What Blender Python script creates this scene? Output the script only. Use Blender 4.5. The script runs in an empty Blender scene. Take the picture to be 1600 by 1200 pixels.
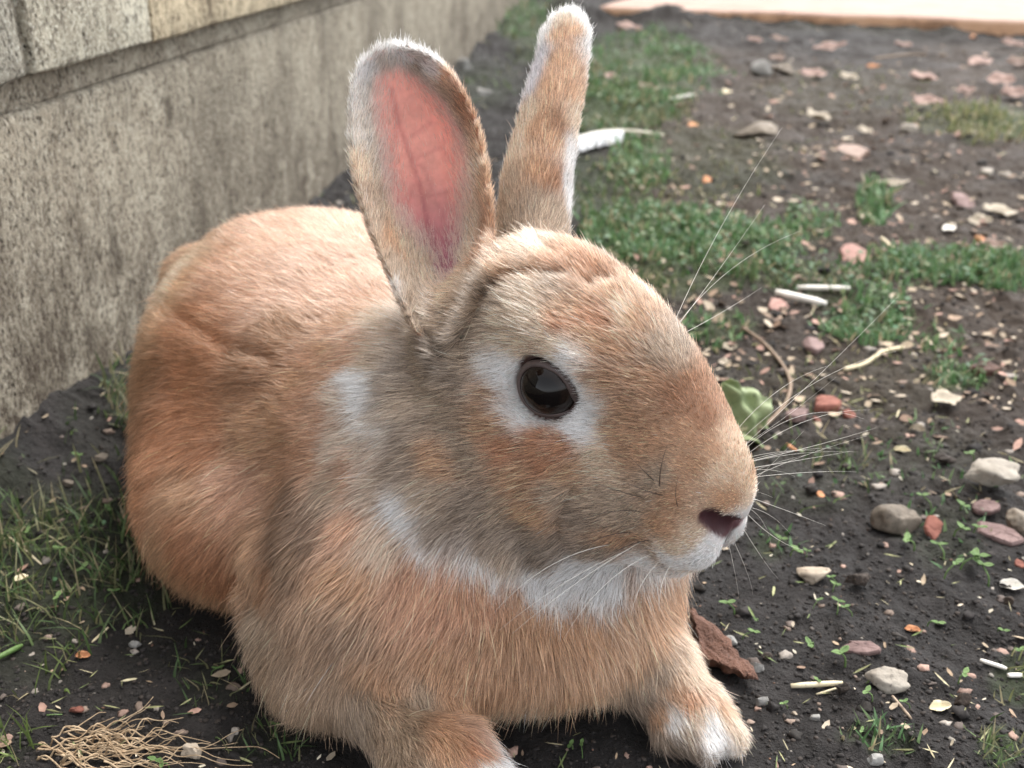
import bpy, math, random
import numpy as np
from mathutils import Vector, Matrix

# ------------------------------------------------------------------ camera, world, sun, exposure
SC = bpy.context.scene
COL = SC.collection
PITCH = math.radians(24.8)
CP, SP = math.cos(PITCH), math.sin(PITCH)
CAMH = 0.27
FPX = 1600.0

cam_data = bpy.data.cameras.new('camera')
cam = bpy.data.objects.new('camera', cam_data)
COL.objects.link(cam)
cam_data.sensor_width = 36
cam_data.lens = 36
cam_data.clip_start = 0.01
cam_data.clip_end = 400
cam.location = (0, 0, CAMH)
cam.rotation_euler = (math.radians(90) - PITCH, 0, 0)
cam_data.dof.use_dof = True
cam_data.dof.focus_distance = 0.332
cam_data.dof.aperture_fstop = 15
SC.camera = cam

SUN_EL, SUN_AZ = math.radians(60), math.radians(35)   # azimuth measured from +Y towards +X
world = bpy.data.worlds.new('World')
SC.world = world
world.use_nodes = True
wn = world.node_tree.nodes
wl = world.node_tree.links
bg = wn.get('Background') or wn.new('ShaderNodeBackground')
sky = wn.new('ShaderNodeTexSky')
sky.sky_type = 'NISHITA'
sky.sun_disc = False
sky.sun_elevation = SUN_EL
sky.sun_rotation = SUN_AZ
sky.air_density = 1.0
sky.dust_density = 3.0
sky.ozone_density = 1.0
grey = wn.new('ShaderNodeHueSaturation')          # thin high cloud takes most of the blue out of the sky
grey.inputs['Saturation'].default_value = 0.16
wl.new(sky.outputs[0], grey.inputs['Color'])
wl.new(grey.outputs[0], bg.inputs['Color'])
bg.inputs['Strength'].default_value = 0.15
sd = bpy.data.lights.new('sun', 'SUN')
sd.energy = 0.75
sd.angle = math.radians(18)
sd.color = (1.0, 0.95, 0.88)
so = bpy.data.objects.new('sun', sd)
COL.objects.link(so)
sdir = Vector((math.sin(SUN_AZ) * math.cos(SUN_EL), math.cos(SUN_AZ) * math.cos(SUN_EL), math.sin(SUN_EL)))
so.rotation_euler = (-sdir).to_track_quat('-Z', 'Y').to_euler()
so.location = (0.5, 1, 2)

SC.view_settings.view_transform = 'Standard'
SC.view_settings.look = 'None'
SC.view_settings.gamma = 1
SC.view_settings.use_curve_mapping = False
SC.view_settings.exposure = 1.88
SC.render.engine = 'CYCLES'
SC.cycles.max_bounces = 8
SC.cycles.diffuse_bounces = 3
SC.cycles.glossy_bounces = 3
SC.cycles.transmission_bounces = 6
SC.cycles.use_denoising = True
try:
    SC.cycles_curves.shape = 'RIBBONS'
    SC.cycles_curves.subdivisions = 1
except Exception:
    pass

# ------------------------------------------------------------------ helpers
rng = np.random.default_rng(7)
random.seed(7)
f32 = np.float32


def unp(px, py, d):
    """a point seen at a place of the photograph, at depth d, in metres"""
    u = (px - 800) / FPX * d
    v = -(py - 600) / FPX * d
    return np.array([u, d * CP + v * SP, CAMH - d * SP + v * CP])


def gnd(px, py, z=0.0):
    s = SP + CP * (py - 600) / FPX
    return unp(px, py, (CAMH - z) / s)


def gdepth(py):
    return CAMH / (SP + CP * (py - 600) / FPX)


def proj(P):
    P = np.asarray(P, dtype=np.float64)
    z = P[..., 1] * CP - (P[..., 2] - CAMH) * SP
    y = P[..., 1] * SP + (P[..., 2] - CAMH) * CP
    return 800 + FPX * P[..., 0] / z, 600 - FPX * y / z, z


def _hash(ix, iy, iz, seed):
    h = (ix.astype(np.int64) * 374761393 + iy.astype(np.int64) * 668265263 + iz.astype(np.int64) * 2147483647 + seed * 974634777) & 0xffffffff
    h = ((h ^ (h >> 13)) * 1274126177) & 0xffffffff
    h = ((h ^ (h >> 16)) * 2246822519) & 0xffffffff
    return ((h >> 8) & 0xffff) / 65535.0 * 2 - 1


def noise3(P, scale, seed=0):
    """smooth value noise in -1..1; P (n,3)"""
    Q = np.asarray(P, dtype=np.float64) * scale
    I = np.floor(Q).astype(np.int64)
    Fr = Q - I
    Fr = Fr * Fr * (3 - 2 * Fr)
    out = 0
    for a in (0, 1):
        wa = Fr[:, 0] if a else 1 - Fr[:, 0]
        for b in (0, 1):
            wb = Fr[:, 1] if b else 1 - Fr[:, 1]
            for c in (0, 1):
                wc = Fr[:, 2] if c else 1 - Fr[:, 2]
                out = out + wa * wb * wc * _hash(I[:, 0] + a, I[:, 1] + b, I[:, 2] + c, seed)
    return out


def noise2(X, Y, scale, seed=0):
    shp = X.shape
    x = X.ravel() * scale
    y = Y.ravel() * scale
    ix = np.floor(x).astype(np.int64)
    iy = np.floor(y).astype(np.int64)
    fx = x - ix
    fy = y - iy
    fx = fx * fx * (3 - 2 * fx)
    fy = fy * fy * (3 - 2 * fy)
    z = np.zeros_like(ix)
    o = (1 - fx) * (1 - fy) * _hash(ix, iy, z, seed) + fx * (1 - fy) * _hash(ix + 1, iy, z, seed) \
        + (1 - fx) * fy * _hash(ix, iy + 1, z, seed) + fx * fy * _hash(ix + 1, iy + 1, z, seed)
    return o.reshape(shp)


def sstep(a, b, x):
    t = np.clip((x - a) / (b - a), 0, 1)
    return t * t * (3 - 2 * t)


def mesh_np(name, V, Fq, smooth=True):
    """V (n,3), Fq (m,k) faces of equal size, or a list of lists"""
    me = bpy.data.meshes.new(name)
    V = np.asarray(V, dtype=f32)
    if isinstance(Fq, np.ndarray):
        k = Fq.shape[1]
        me.vertices.add(len(V))
        me.vertices.foreach_set('co', V.ravel())
        me.loops.add(Fq.size)
        me.loops.foreach_set('vertex_index', Fq.ravel().astype(np.int32))
        me.polygons.add(len(Fq))
        me.polygons.foreach_set('loop_start', (np.arange(len(Fq)) * k).astype(np.int32))
        me.update(calc_edges=True)
    else:
        me.from_pydata(V.tolist(), [], Fq)
        me.update()
    if smooth:
        me.polygons.foreach_set('use_smooth', np.ones(len(me.polygons), dtype=bool))
    return me


def add_col(me, C, name='col'):
    C = np.asarray(C, dtype=f32)
    if C.shape[1] == 3:
        C = np.concatenate([C, np.ones((len(C), 1), f32)], 1)
    a = me.attributes.new(name, 'FLOAT_COLOR', 'POINT')
    a.data.foreach_set('color', C.ravel())


def link(name, data, mat=None, parent=None, loc=None, rot=None, scale=None):
    o = bpy.data.objects.new(name, data)
    COL.objects.link(o)
    if mat is not None and data is not None and len(data.materials) == 0:
        data.materials.append(mat)
    if parent is not None:
        o.parent = parent
    if loc is not None:
        o.location = tuple(float(c) for c in loc)
    if rot is not None:
        o.rotation_euler = rot
    if scale is not None:
        o.scale = scale
    return o


def tag(o, label=None, cat=None, group=None, kind=None):
    if label:
        o['label'] = label
    if cat:
        o['category'] = cat
    if group:
        o['group'] = group
    if kind:
        o['kind'] = kind
    return o


class NT:
    """small wrapper for writing node trees"""
    def __init__(self, name):
        self.m = bpy.data.materials.new(name)
        self.m.use_nodes = True
        self.n = self.m.node_tree.nodes
        self.l = self.m.node_tree.links
        self.n.clear()
        self.out = self.n.new('ShaderNodeOutputMaterial')

    def add(self, t, **kw):
        nd = self.n.new(t)
        for k, v in kw.items():
            if hasattr(nd, k) and not k.startswith('i_'):
                setattr(nd, k, v)
        return nd

    def set(self, sock, v):
        if isinstance(v, bpy.types.NodeSocket):
            self.l.new(v, sock)
        elif isinstance(v, (tuple, list)) and sock.type == 'RGBA' and len(v) == 3:
            sock.default_value = (*v, 1)
        else:
            sock.default_value = v

    def noise(self, vec, scale, detail=4, rough=0.55, dist=0.0, out=0):
        nd = self.n.new('ShaderNodeTexNoise')
        nd.inputs['Scale'].default_value = scale
        nd.inputs['Detail'].default_value = detail
        nd.inputs['Roughness'].default_value = rough
        nd.inputs['Distortion'].default_value = dist
        if vec is not None:
            self.l.new(vec, nd.inputs['Vector'])
        return nd.outputs[out]

    def voro(self, vec, scale, feature='F1', out='Distance', rand=1.0):
        nd = self.n.new('ShaderNodeTexVoronoi')
        nd.feature = feature
        nd.inputs['Scale'].default_value = scale
        nd.inputs['Randomness'].default_value = rand
        if vec is not None:
            self.l.new(vec, nd.inputs['Vector'])
        return nd.outputs[out]

    def ramp(self, fac, stops, interp='LINEAR'):
        nd = self.n.new('ShaderNodeValToRGB')
        nd.color_ramp.interpolation = interp
        e = nd.color_ramp.elements
        while len(e) > 1:
            e.remove(e[-1])
        e[0].position = stops[0][0]
        c = stops[0][1]
        e[0].color = (*c, 1) if isinstance(c, tuple) else (c, c, c, 1)
        for p, c in stops[1:]:
            x = e.new(p)
            x.color = (*c, 1) if isinstance(c, tuple) else (c, c, c, 1)
        self.l.new(fac, nd.inputs['Fac'])
        return nd.outputs['Color']

    def mix(self, fac, a, b, mode='MIX'):
        nd = self.n.new('ShaderNodeMix')
        nd.data_type = 'RGBA'
        nd.blend_type = mode
        self.set(nd.inputs['Factor'], fac)
        self.set(nd.inputs[6], a)
        self.set(nd.inputs[7], b)
        return nd.outputs[2]

    def math(self, op, a, b=0.0, clamp=False):
        nd = self.n.new('ShaderNodeMath')
        nd.operation = op
        nd.use_clamp = clamp
        self.set(nd.inputs[0], a)
        self.set(nd.inputs[1], b)
        return nd.outputs[0]

    def attr(self, name, out='Color'):
        nd = self.n.new('ShaderNodeAttribute')
        nd.attribute_name = name
        return nd.outputs[out]

    def coord(self, out='Object'):
        return self.n.new('ShaderNodeTexCoord').outputs[out]

    def mapping(self, vec, scale=(1, 1, 1), rot=(0, 0, 0)):
        nd = self.n.new('ShaderNodeMapping')
        nd.inputs['Scale'].default_value = scale
        nd.inputs['Rotation'].default_value = rot
        self.l.new(vec, nd.inputs['Vector'])
        return nd.outputs[0]

    def bump(self, h, strength=0.5, dist=0.001, normal=None):
        nd = self.n.new('ShaderNodeBump')
        nd.inputs['Strength'].default_value = strength
        nd.inputs['Distance'].default_value = dist
        self.l.new(h, nd.inputs['Height'])
        if normal is not None:
            self.l.new(normal, nd.inputs['Normal'])
        return nd.outputs[0]

    def principled(self, base, rough=0.8, normal=None, spec=0.5, **kw):
        nd = self.n.new('ShaderNodeBsdfPrincipled')
        self.set(nd.inputs['Base Color'], base)
        self.set(nd.inputs['Roughness'], rough)
        self.set(nd.inputs['Specular IOR Level'], spec)
        if normal is not None:
            self.l.new(normal, nd.inputs['Normal'])
        for k, v in kw.items():
            self.set(nd.inputs[k.replace('_', ' ')], v)
        return nd.outputs[0]

    def done(self, shader):
        self.l.new(shader, self.out.inputs['Surface'])
        return self.m


# ------------------------------------------------------------------ materials
def mat_soil():
    t = NT('soil')
    v = t.coord('Object')
    a = t.noise(v, 7, 5, .6)
    b = t.noise(v, 60, 6, .65)
    c = t.noise(v, 420, 4, .7)
    dark = t.ramp(b, [(.3, (.0085, .0072, .0066)), (.55, (.0200, .0175, .0166)), (.75, (.037, .0325, .031))])
    att = t.attr('col')
    brown = t.mix(a, (.029, .019, .013), (.064, .045, .031))
    brown = t.mix(t.math('MULTIPLY', b, .8), brown, (.045, .036, .030))
    sep = t.n.new('ShaderNodeSeparateColor')
    t.l.new(att, sep.inputs[0])
    col = t.mix(sep.outputs[0], dark, brown)
    green = t.mix(b, (.02, .035, .012), (.06, .085, .03))
    col = t.mix(sep.outputs[1], col, green)
    sp = t.ramp(t.voro(v, 420), [(0, 1.0), (.07, 1.0), (.13, 0.0)])
    spm = t.math('MULTIPLY', sp, t.ramp(t.noise(v, 90, 2), [(.55, 0.0), (.62, 1.0)]))
    col = t.mix(spm, col, t.mix(a, (.28, .24, .19), (.16, .10, .07)))
    grit = t.math('ADD', t.math('MULTIPLY', b, .6), t.math('MULTIPLY', c, .5))
    n1 = t.bump(grit, 1.0, .006)
    rough = t.ramp(t.noise(v, 25, 4, .6), [(.3, .62), (.6, .9)])
    return t.done(t.principled(col, rough, n1, .25))


def mat_concrete():
    t = NT('weathered_concrete')
    g = t.n.new('ShaderNodeNewGeometry')
    v = t.coord('Object')
    sv = t.mapping(v, (1, 1, .6))
    att = t.attr('tint')
    big = t.noise(sv, 9, 5, .6)
    mid = t.noise(sv, 45, 6, .7)
    fine = t.noise(v, 430, 4, .7)
    pores = t.voro(t.mapping(v, (1, 1, .6)), 260)
    grain = t.noise(t.mapping(v, (1, 1, .6)), 380, 5, .8)
    col = t.ramp(mid, [(.25, (.22, .188, .148)), (.42, (.34, .306, .25)), (.56, (.43, .397, .33)), (.75, (.52, .49, .425))])
    col = t.mix(t.math('MULTIPLY', t.ramp(big, [(.36, 1.0), (.52, 0.0)]), .55), col, (.115, .098, .076))
    col = t.mix(t.math('MULTIPLY', t.ramp(grain, [(.40, 1.0), (.50, 0.0)]), .95), col, (.060, .047, .034))
    gr2 = t.noise(t.mapping(v, (1, 1, .7)), 120, 6, .8)
    col = t.mix(t.math('MULTIPLY', t.ramp(gr2, [(.38, 1.0), (.46, 0.0)]), .85), col, (.055, .044, .033))
    col = t.mix(t.math('MULTIPLY', t.ramp(fine, [(.53, 0.0), (.64, 1.0)]), .7), col, (.60, .57, .50))
    strk = t.noise(t.mapping(v, (1, 1, .30)), 26, 6, .7)
    col = t.mix(t.math('MULTIPLY', t.ramp(strk, [(.57, 0.0), (.70, 1.0)]), .34), col, (.085, .070, .053))
    blot = t.noise(t.mapping(v, (1, 1, .6)), 16, 5, .7)
    col = t.mix(t.math('MULTIPLY', t.ramp(blot, [(.60, 0.0), (.68, 1.0)]), .8), col, (.065, .052, .040))
    pt = t.math('MULTIPLY', t.ramp(pores, [(.0, 1.0), (.12, 1.0), (.22, 0.0)]), t.ramp(t.noise(v, 120, 2), [(.45, 0.0), (.58, 1.0)]))
    col = t.mix(pt, col, (.05, .04, .032))
    col = t.mix(1.0, col, att, 'MULTIPLY')
    sep = t.n.new('ShaderNodeSeparateXYZ')
    t.l.new(v, sep.inputs[0])
    hn = t.math('ADD', sep.outputs[2], t.math('MULTIPLY', t.math('SUBTRACT', big, .5), .16))
    dirt = t.ramp(t.math('MULTIPLY', hn, 5.0), [(.06, 1.0), (.30, .75), (.80, 0.0)])
    col = t.mix(t.math('MULTIPLY', dirt, t.ramp(t.math('ADD', t.math('MULTIPLY', grain, .6), t.math('MULTIPLY', mid, .4)), [(.42, 1.0), (.58, .15)])), col, (.060, .043, .030))
    h = t.math('ADD', t.math('MULTIPLY', fine, .35), t.math('MULTIPLY', grain, .8))
    h = t.math('SUBTRACT', h, t.math('MULTIPLY', pt, .6))
    return t.done(t.principled(col, .9, t.bump(h, 1.0, .0035), .25))


def mat_simple(name, c1, c2, scale=150, rough=.75, bump=.5, bdist=.0006, spec=.35, transl=0.0):
    """two-tone mineral or plant surface, its tone picked again for each object"""
    t = NT(name)
    v = t.coord('Object')
    oi = t.n.new('ShaderNodeObjectInfo')
    a = t.noise(v, scale, 6, .65)
    b = t.noise(v, scale * 5, 3, .6)
    f = t.math('ADD', a, t.math('MULTIPLY', t.math('SUBTRACT', oi.outputs['Random'], .5), .35))
    col = t.ramp(f, [(.25, c1), (.75, c2)])
    col = t.mix(t.ramp(b, [(.30, .7), (.42, 0.0)]), col, tuple(x * .35 for x in c1))
    sh = t.principled(col, rough, t.bump(t.math('ADD', a, t.math('MULTIPLY', b, .4)), bump, bdist), spec)
    if transl > 0:
        tr = t.n.new('ShaderNodeBsdfTranslucent')
        t.l.new(col, tr.inputs['Color'])
        mx = t.n.new('ShaderNodeMixShader')
        mx.inputs[0].default_value = transl
        t.l.new(sh, mx.inputs[1])
        t.l.new(tr.outputs[0], mx.inputs[2])
        sh = mx.outputs[0]
    return t.done(sh)


def mat_attr(name, rough=.7, transl=.0, spec=.35, nscale=400):
    t = NT(name)
    v = t.coord('Object')
    c = t.attr('col')
    a = t.noise(v, nscale, 4, .6)
    col = t.mix(1.0, c, t.ramp(a, [(.3, .72), (.7, 1.15)]), 'MULTIPLY')
    sh = t.principled(col, rough, t.bump(a, .4, .0004), spec)
    if transl > 0:
        tr = t.n.new('ShaderNodeBsdfTranslucent')
        t.l.new(col, tr.inputs['Color'])
        mx = t.n.new('ShaderNodeMixShader')
        mx.inputs[0].default_value = transl
        t.l.new(sh, mx.inputs[1])
        t.l.new(tr.outputs[0], mx.inputs[2])
        sh = mx.outputs[0]
    return t.done(sh)


def mat_skin():
    t = NT('rabbit_skin')
    c = t.attr('col')
    a = t.noise(t.coord('Object'), 300, 4, .6)
    col = t.mix(1.0, c, t.ramp(a, [(.3, .88), (.7, 1.08)]), 'MULTIPLY')
    nd = t.n.new('ShaderNodeBsdfPrincipled')
    t.l.new(col, nd.inputs['Base Color'])
    nd.inputs['Roughness'].default_value = .6
    nd.inputs['Specular IOR Level'].default_value = .3
    nd.inputs['Subsurface Weight'].default_value = .6
    nd.inputs['Subsurface Radius'].default_value = (1.0, .45, .35)
    nd.inputs['Subsurface Scale'].default_value = .006
    t.l.new(t.bump(a, .3, .0005), nd.inputs['Normal'])
    return t.done(nd.outputs[0])


def mat_fur():
    t = NT('rabbit_fur')
    c = t.attr('hair_color')
    hi = t.n.new('ShaderNodeHairInfo')
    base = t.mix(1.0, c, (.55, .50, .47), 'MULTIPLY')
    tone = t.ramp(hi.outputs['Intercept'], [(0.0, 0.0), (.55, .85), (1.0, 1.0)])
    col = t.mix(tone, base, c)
    nd = t.n.new('ShaderNodeBsdfHairPrincipled')
    nd.model = 'CHIANG'
    nd.parametrization = 'COLOR'
    t.l.new(col, nd.inputs['Color'])
    nd.inputs['Roughness'].default_value = .42
    nd.inputs['Radial Roughness'].default_value = .7
    nd.inputs['Coat'].default_value = 0.0
    nd.inputs['IOR'].default_value = 1.5
    df = t.n.new('ShaderNodeBsdfDiffuse')
    t.l.new(col, df.inputs['Color'])
    mx = t.n.new('ShaderNodeMixShader')
    mx.inputs[0].default_value = .45
    t.l.new(nd.outputs[0], mx.inputs[1])
    t.l.new(df.outputs[0], mx.inputs[2])
    return t.done(mx.outputs[0])


M_SOIL = mat_soil()
M_CONC = mat_concrete()
M_SKIN = mat_skin()
M_FUR = mat_fur()
M_GRASS = mat_attr('grass_blades', .55, .35)
M_LITTER = mat_attr('litter_flakes', .75, .1)


# ------------------------------------------------------------------ ground
# patches of grass seen in the photograph: centre px, half-size px, density, height (m), tone
GRASS = [
    (60, 930, 150, 100, .32, .016, 0), (140, 850, 110, 80, .28, .018, 0), (40, 1050, 80, 50, .14, .013, 1), (190, 930, 80, 55, .30, .016, 0), (150, 710, 60, 50, .05, .012, 0),
    (25, 820, 70, 60, .2, .018, 0), (15, 1180, 50, 40, .12, .018, 1), (240, 1020, 90, 50, .05, .010, 0), (210, 650, 36, 60, .35, .016, 0), (50, 920, 130, 90, .16, .012, 3),
    (1000, 110, 110, 60, 1.5, .020, 2), (960, 170, 110, 50, 1.3, .018, 0), (820, 30, 45, 30, 1.0, .03, 2), (850, 60, 60, 40, .7, .02, 0), (760, 130, 60, 40, .25, .015, 0),
    (1000, 255, 50, 45, 1.0, .016, 2), (930, 300, 70, 60, .5, .012, 0), (1030, 370, 120, 50, 1.1, .013, 2), (1150, 390, 110, 50, 1.0, .012, 2), (1080, 430, 110, 40, .8, .011, 0),
    (1365, 318, 28, 28, 2.2, .018, 2), (1265, 350, 45, 30, .8, .010, 2), (1460, 425, 130, 28, 1.6, .013, 2), (1570, 440, 60, 28, 1.4, .013, 2), (1350, 500, 75, 45, 1.3, .011, 2),
    (1270, 440, 80, 30, .8, .010, 0), (1560, 195, 80, 30, 1.3, .018, 3), (1470, 190, 60, 20, .5, .012, 3), (1120, 510, 60, 30, .6, .009, 2), (1500, 590, 50, 22, .9, .008, 2),
    (1470, 540, 40, 30, .5, .009, 2), (1260, 745, 90, 60, .12, .010, 0), (1205, 850, 40, 26, .35, .007, 2), (1300, 720, 50, 40, .15, .010, 0), (1480, 830, 70, 60, .2, .006, 2),
    (1560, 1170, 35, 35, .6, .008, 0), (1370, 1165, 60, 22, .35, .007, 2), (1590, 1060, 40, 40, .5, .008, 3), (330, 1070, 60, 40, .12, .010, 0), (420, 1160, 70, 30, .15, .01, 0),
    (1390, 40, 220, 20, .12, .012, 0), (1330, 150, 150, 40, .15, .009, 3), (1100, 260, 140, 60, .35, .008, 3), (1300, 600, 200, 60, .10, .007, 3), (1450, 720, 150, 60, .10, .006, 2),
]


def patch_density(X, Y):
    P = np.stack([X, Y, np.zeros_like(X)], -1)
    px, py, _ = proj(P)
    o = np.zeros(X.shape)
    nn = noise2(X, Y, 60, 3) * .5 + noise2(X, Y, 22, 4) * .5
    for cx, cy, hx, hy, dn, h, tn in GRASS:
        r = np.sqrt(((px - cx) / hx) ** 2 + ((py - cy) / hy) ** 2)
        o = np.maximum(o, min(dn, 1) * sstep(1.2, .55, r + .35 * nn))
    return o


def ground_h(X, Y):
    X = np.asarray(X, float)
    Y = np.asarray(Y, float)
    h = noise2(X, Y, 5, 100) * .005 + noise2(X, Y, 14, 101) * .0035
    far = sstep(.7, 3, Y)
    h = h * (1 + 1.5 * far)
    a = noise2(X, Y, 45, 102)
    b = noise2(X + 3.3, Y, 110, 103)
    c = noise2(X, Y + 1.7, 260, 104)
    d = noise2(X, Y + 1.7, 520, 105)
    e = noise2(X * 1.1 + 7, Y, 75, 109)
    lump = np.maximum(noise2(X, Y + 5, 140, 110) - .05, 0) * (.4 + .6 * sstep(-.3, .5, noise2(X, Y, 18, 111)))
    h = h + a * .0016 + (1 - np.abs(e)) * .0022 * sstep(-.5, .4, a) + np.maximum(b, -.2) * .0016 + lump * .0042 + c * .0008 + d * .0004
    h = h + far * (np.maximum(noise2(X, Y, 24, 112), -.1) * .006 + noise2(X, Y, 50, 113) * .003)
    # soil is pressed flat where the rabbit lies
    r = np.sqrt(((X + .03) / .16) ** 2 + ((Y - .37) / .20) ** 2)
    h = h * (1 - .8 * sstep(1.15, .8, r)) - .001 * sstep(1.1, .8, r)
    # soil banks up a little against the wall and the kerb
    dw = (X + .2536) - .0993 * (Y - .508)
    h = h + (.004 + .022 * sstep(.66, .46, Y)) * np.exp(-np.maximum(dw, 0) / .04) * (1 + .22 * noise2(X, Y, 22, 106))
    dk_ = -((X - .2) * .3742 + (Y - 2.93) * .9273)
    h = h + np.where(X > .1, (.010 + .014 * noise2(X, Y * .3, 7, 120) + .034 * sstep(.85, .25, X)) * np.exp(-np.maximum(dk_, 0) / .06), 0) * (dk_ > -.05)
    return h


def axis(core, dens, grow, g=1.012):
    (a, b), n = core, dens
    mid = np.arange(a, b, n)
    up, dn = [b], [a]
    st = n
    while up[-1] < grow[1]:
        st *= g if up[-1] < 4 else 1.12
        up.append(up[-1] + st)
    st = n
    while dn[-1] > grow[0]:
        st *= 1.03 if dn[-1] > -2 else 1.15
        dn.append(dn[-1] - st)
    return np.array(sorted(dn[1:]) + list(mid) + up)


AX = axis((-.32, .44), .0013, (-30, 60), 1.02)
AY = axis((.25, .74), .0013, (-30, 120), 1.010)
GXX, GYY = np.meshgrid(AX, AY, indexing='ij')
GH = ground_h(GXX, GYY)
GH = np.where((GYY > 8) | (np.abs(GXX) > 8), 0, GH)
n1, n2 = GXX.shape
gv = np.stack([GXX.ravel(), GYY.ravel(), GH.ravel()], 1)
ii = np.arange(n1 * n2).reshape(n1, n2)
gf = np.stack([ii[:-1, :-1].ravel(), ii[1:, :-1].ravel(), ii[1:, 1:].ravel(), ii[:-1, 1:].ravel()], 1)
gm = mesh_np('ground', gv, gf)
pxg, pyg, dg_ = proj(gv)
brown = np.clip(sstep(900, 300, pyg) * sstep(900, 1080, pxg) * (.75 + .5 * noise2(GXX, GYY, 9, 107).ravel()), 0, 1)
brown = np.clip(brown * 1.6, 0, 1) * (1 - .85 * sstep(110, 60, pyg + 25 * noise2(GXX, GYY, 3, 108).ravel()))
brown = np.where(dg_ > 0, brown, .5)
gd = patch_density(GXX, GYY).ravel() * np.where((dg_ > 0), 1, 0)
add_col(gm, np.stack([brown, .75 * gd, 0 * gd], 1))
ground = link('ground', gm, M_SOIL)
tag(ground, kind='structure')

# ------------------------------------------------------------------ concrete block wall on the left
WALL_P = np.array([-.2536, .508])
wdir = np.array([.0993, 1.0])
wdir /= np.linalg.norm(wdir)
wall = link('concrete_wall', None, loc=(WALL_P[0], WALL_P[1], 0), rot=(0, 0, -math.atan2(wdir[0], wdir[1])))
tag(wall, 'grey weathered concrete block wall behind the rabbit, stained brown towards the soil', 'wall')


def block_mesh(y0, y1, z0, z1, face, depth, tint, bev=.003, rough=.0009, step=.02, seed=0):
    """block whose seen face lies at x=face and whose edges are worn"""
    ny = max(4, int((y1 - y0) / step))
    nz = max(4, int((z1 - z0) / step))
    ys = np.concatenate([[y0, y0 + bev * .35, y0 + bev], np.linspace(y0 + bev, y1 - bev, ny)[1:-1], [y1 - bev, y1 - bev * .35, y1]])
    zs = np.concatenate([[z0, z0 + bev * .35, z0 + bev], np.linspace(z0 + bev, z1 - bev, nz)[1:-1], [z1 - bev, z1 - bev * .35, z1]])
    Y, Z = np.meshgrid(ys, zs, indexing='ij')
    e = np.minimum(np.minimum(Y - y0, y1 - Y), np.minimum(Z - z0, z1 - Z))
    inn = np.clip(e / bev, 0, 1)
    X = face - bev * (1 - np.sqrt(np.clip(1 - (1 - inn) ** 2, 0, 1)))
    nn = noise2(Y + seed * 3.1, Z, 40, 200) * rough + noise2(Y + seed * 3.1, Z, 110, 201) * rough * .5
    X = X + nn * inn
    wob = noise2(Y + seed, Z, 55, 202) * .0012 * (1 - inn)
    V = [np.stack([X.ravel(), Y.ravel(), (Z + wob).ravel()], 1)]
    a, b = Y.shape
    ii = np.arange(a * b).reshape(a, b)
    F_ = [tuple(q) for q in np.stack([ii[:-1, :-1].ravel(), ii[1:, :-1].ravel(), ii[1:, 1:].ravel(), ii[:-1, 1:].ravel()], 1)]
    # back and sides
    loop = list(ii[:, 0]) + list(ii[-1, 1:]) + list(ii[::-1, -1][1:]) + list(ii[0, ::-1][1:-1])
    base = a * b
    P = V[0][loop].copy()
    P[:, 0] = face - depth
    V.append(P)
    m = len(loop)
    for i in range(m):
        j = (i + 1) % m
        F_.append((loop[i], base + i, base + j, loop[j]))
    F_.append(tuple(base + i for i in range(m))[::-1])
    me = mesh_np('block', np.concatenate(V), [tuple(int(q) for q in f) for f in F_])
    a_ = me.attributes.new('tint', 'FLOAT_COLOR', 'POINT')
    n = len(me.vertices)
    a_.data.foreach_set('color', np.tile(np.array([*tint, 1], f32), n))
    return me


# lower course: long cast footing whose top edge sits under the mortar joint
link('footing', block_mesh(-2.5, 7.0, -.12, .1765, 0, .20, (.98, .95, .89), bev=.004, rough=.0016, step=.018, seed=1), M_CONC, wall)
link('mortar_joint', block_mesh(-2.5, 7.0, .1767, .1928, -.0045, .18, (1.0, .97, .92), bev=.0015, rough=.0016, step=.02, seed=2), M_CONC, wall)
tints = [(1.02, 1.05, 1.04), (1.45, 1.48, 1.42), (1.55, 1.42, 1.18), (1.25, 1.22, 1.12), (1.0, .98, .92), (1.1, 1.05, 1.0), (.95, .95, .92), (1.05, 1.0, .95)]
ys = [-1.15, -.76, -.3725]
JY = None


def wall_y(px, py):
    """how far along the wall a seen point lies"""
    u = (px - 800) / FPX
    vv = -(py - 600) / FPX
    D = np.array([u, CP + vv * SP])
    nrm = np.array([wdir[1], -wdir[0]])
    t = (nrm @ WALL_P) / (nrm @ D)
    return (D * t - WALL_P) @ wdir


y_a0 = wall_y(4, 60)
y_a = wall_y(33, 110)
y_b = wall_y(221, 70)
L1 = .39
bounds = [(y_a0 - .40, y_a0), (y_a, y_b - .0008), (y_b + .0008, y_b + .40)]
yy = y_b + .40
while yy < 6.5:
    bounds.append((yy + .010, yy + .400))
    yy += .400
k = 0
for row in range(4):
    z0 = .1943 + row * .200
    off = 0 if row % 2 == 0 else .19
    for i, (a, b) in enumerate(bounds):
        tt_ = tints[(i + row * 3) % len(tints)] if row else tints[[0, 1, 2, 3, 4, 5, 6, 7][min(i, 7)]]
        if row:
            a, b = a + off, b + off
        link('block', block_mesh(a, b, z0, z0 + .188, .009, .19, tt_, bev=.0022, rough=.0008, seed=10 + k), M_CONC, wall)
        k += 1
    if row < 3:
        link('mortar_joint', block_mesh(bounds[0][0], bounds[-1][1], z0 + .1885, z0 + .1995, .003, .18, (.85, .82, .76), bev=.002, step=.05, seed=40 + row), M_CONC, wall)
link('vertical_mortar', block_mesh(y_a0 + .0004, y_a - .0004, .1943, .3815, .0035, .18, (.95, .95, .92), bev=.002, rough=.0015, step=.008, seed=60), M_CONC, wall)

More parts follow.
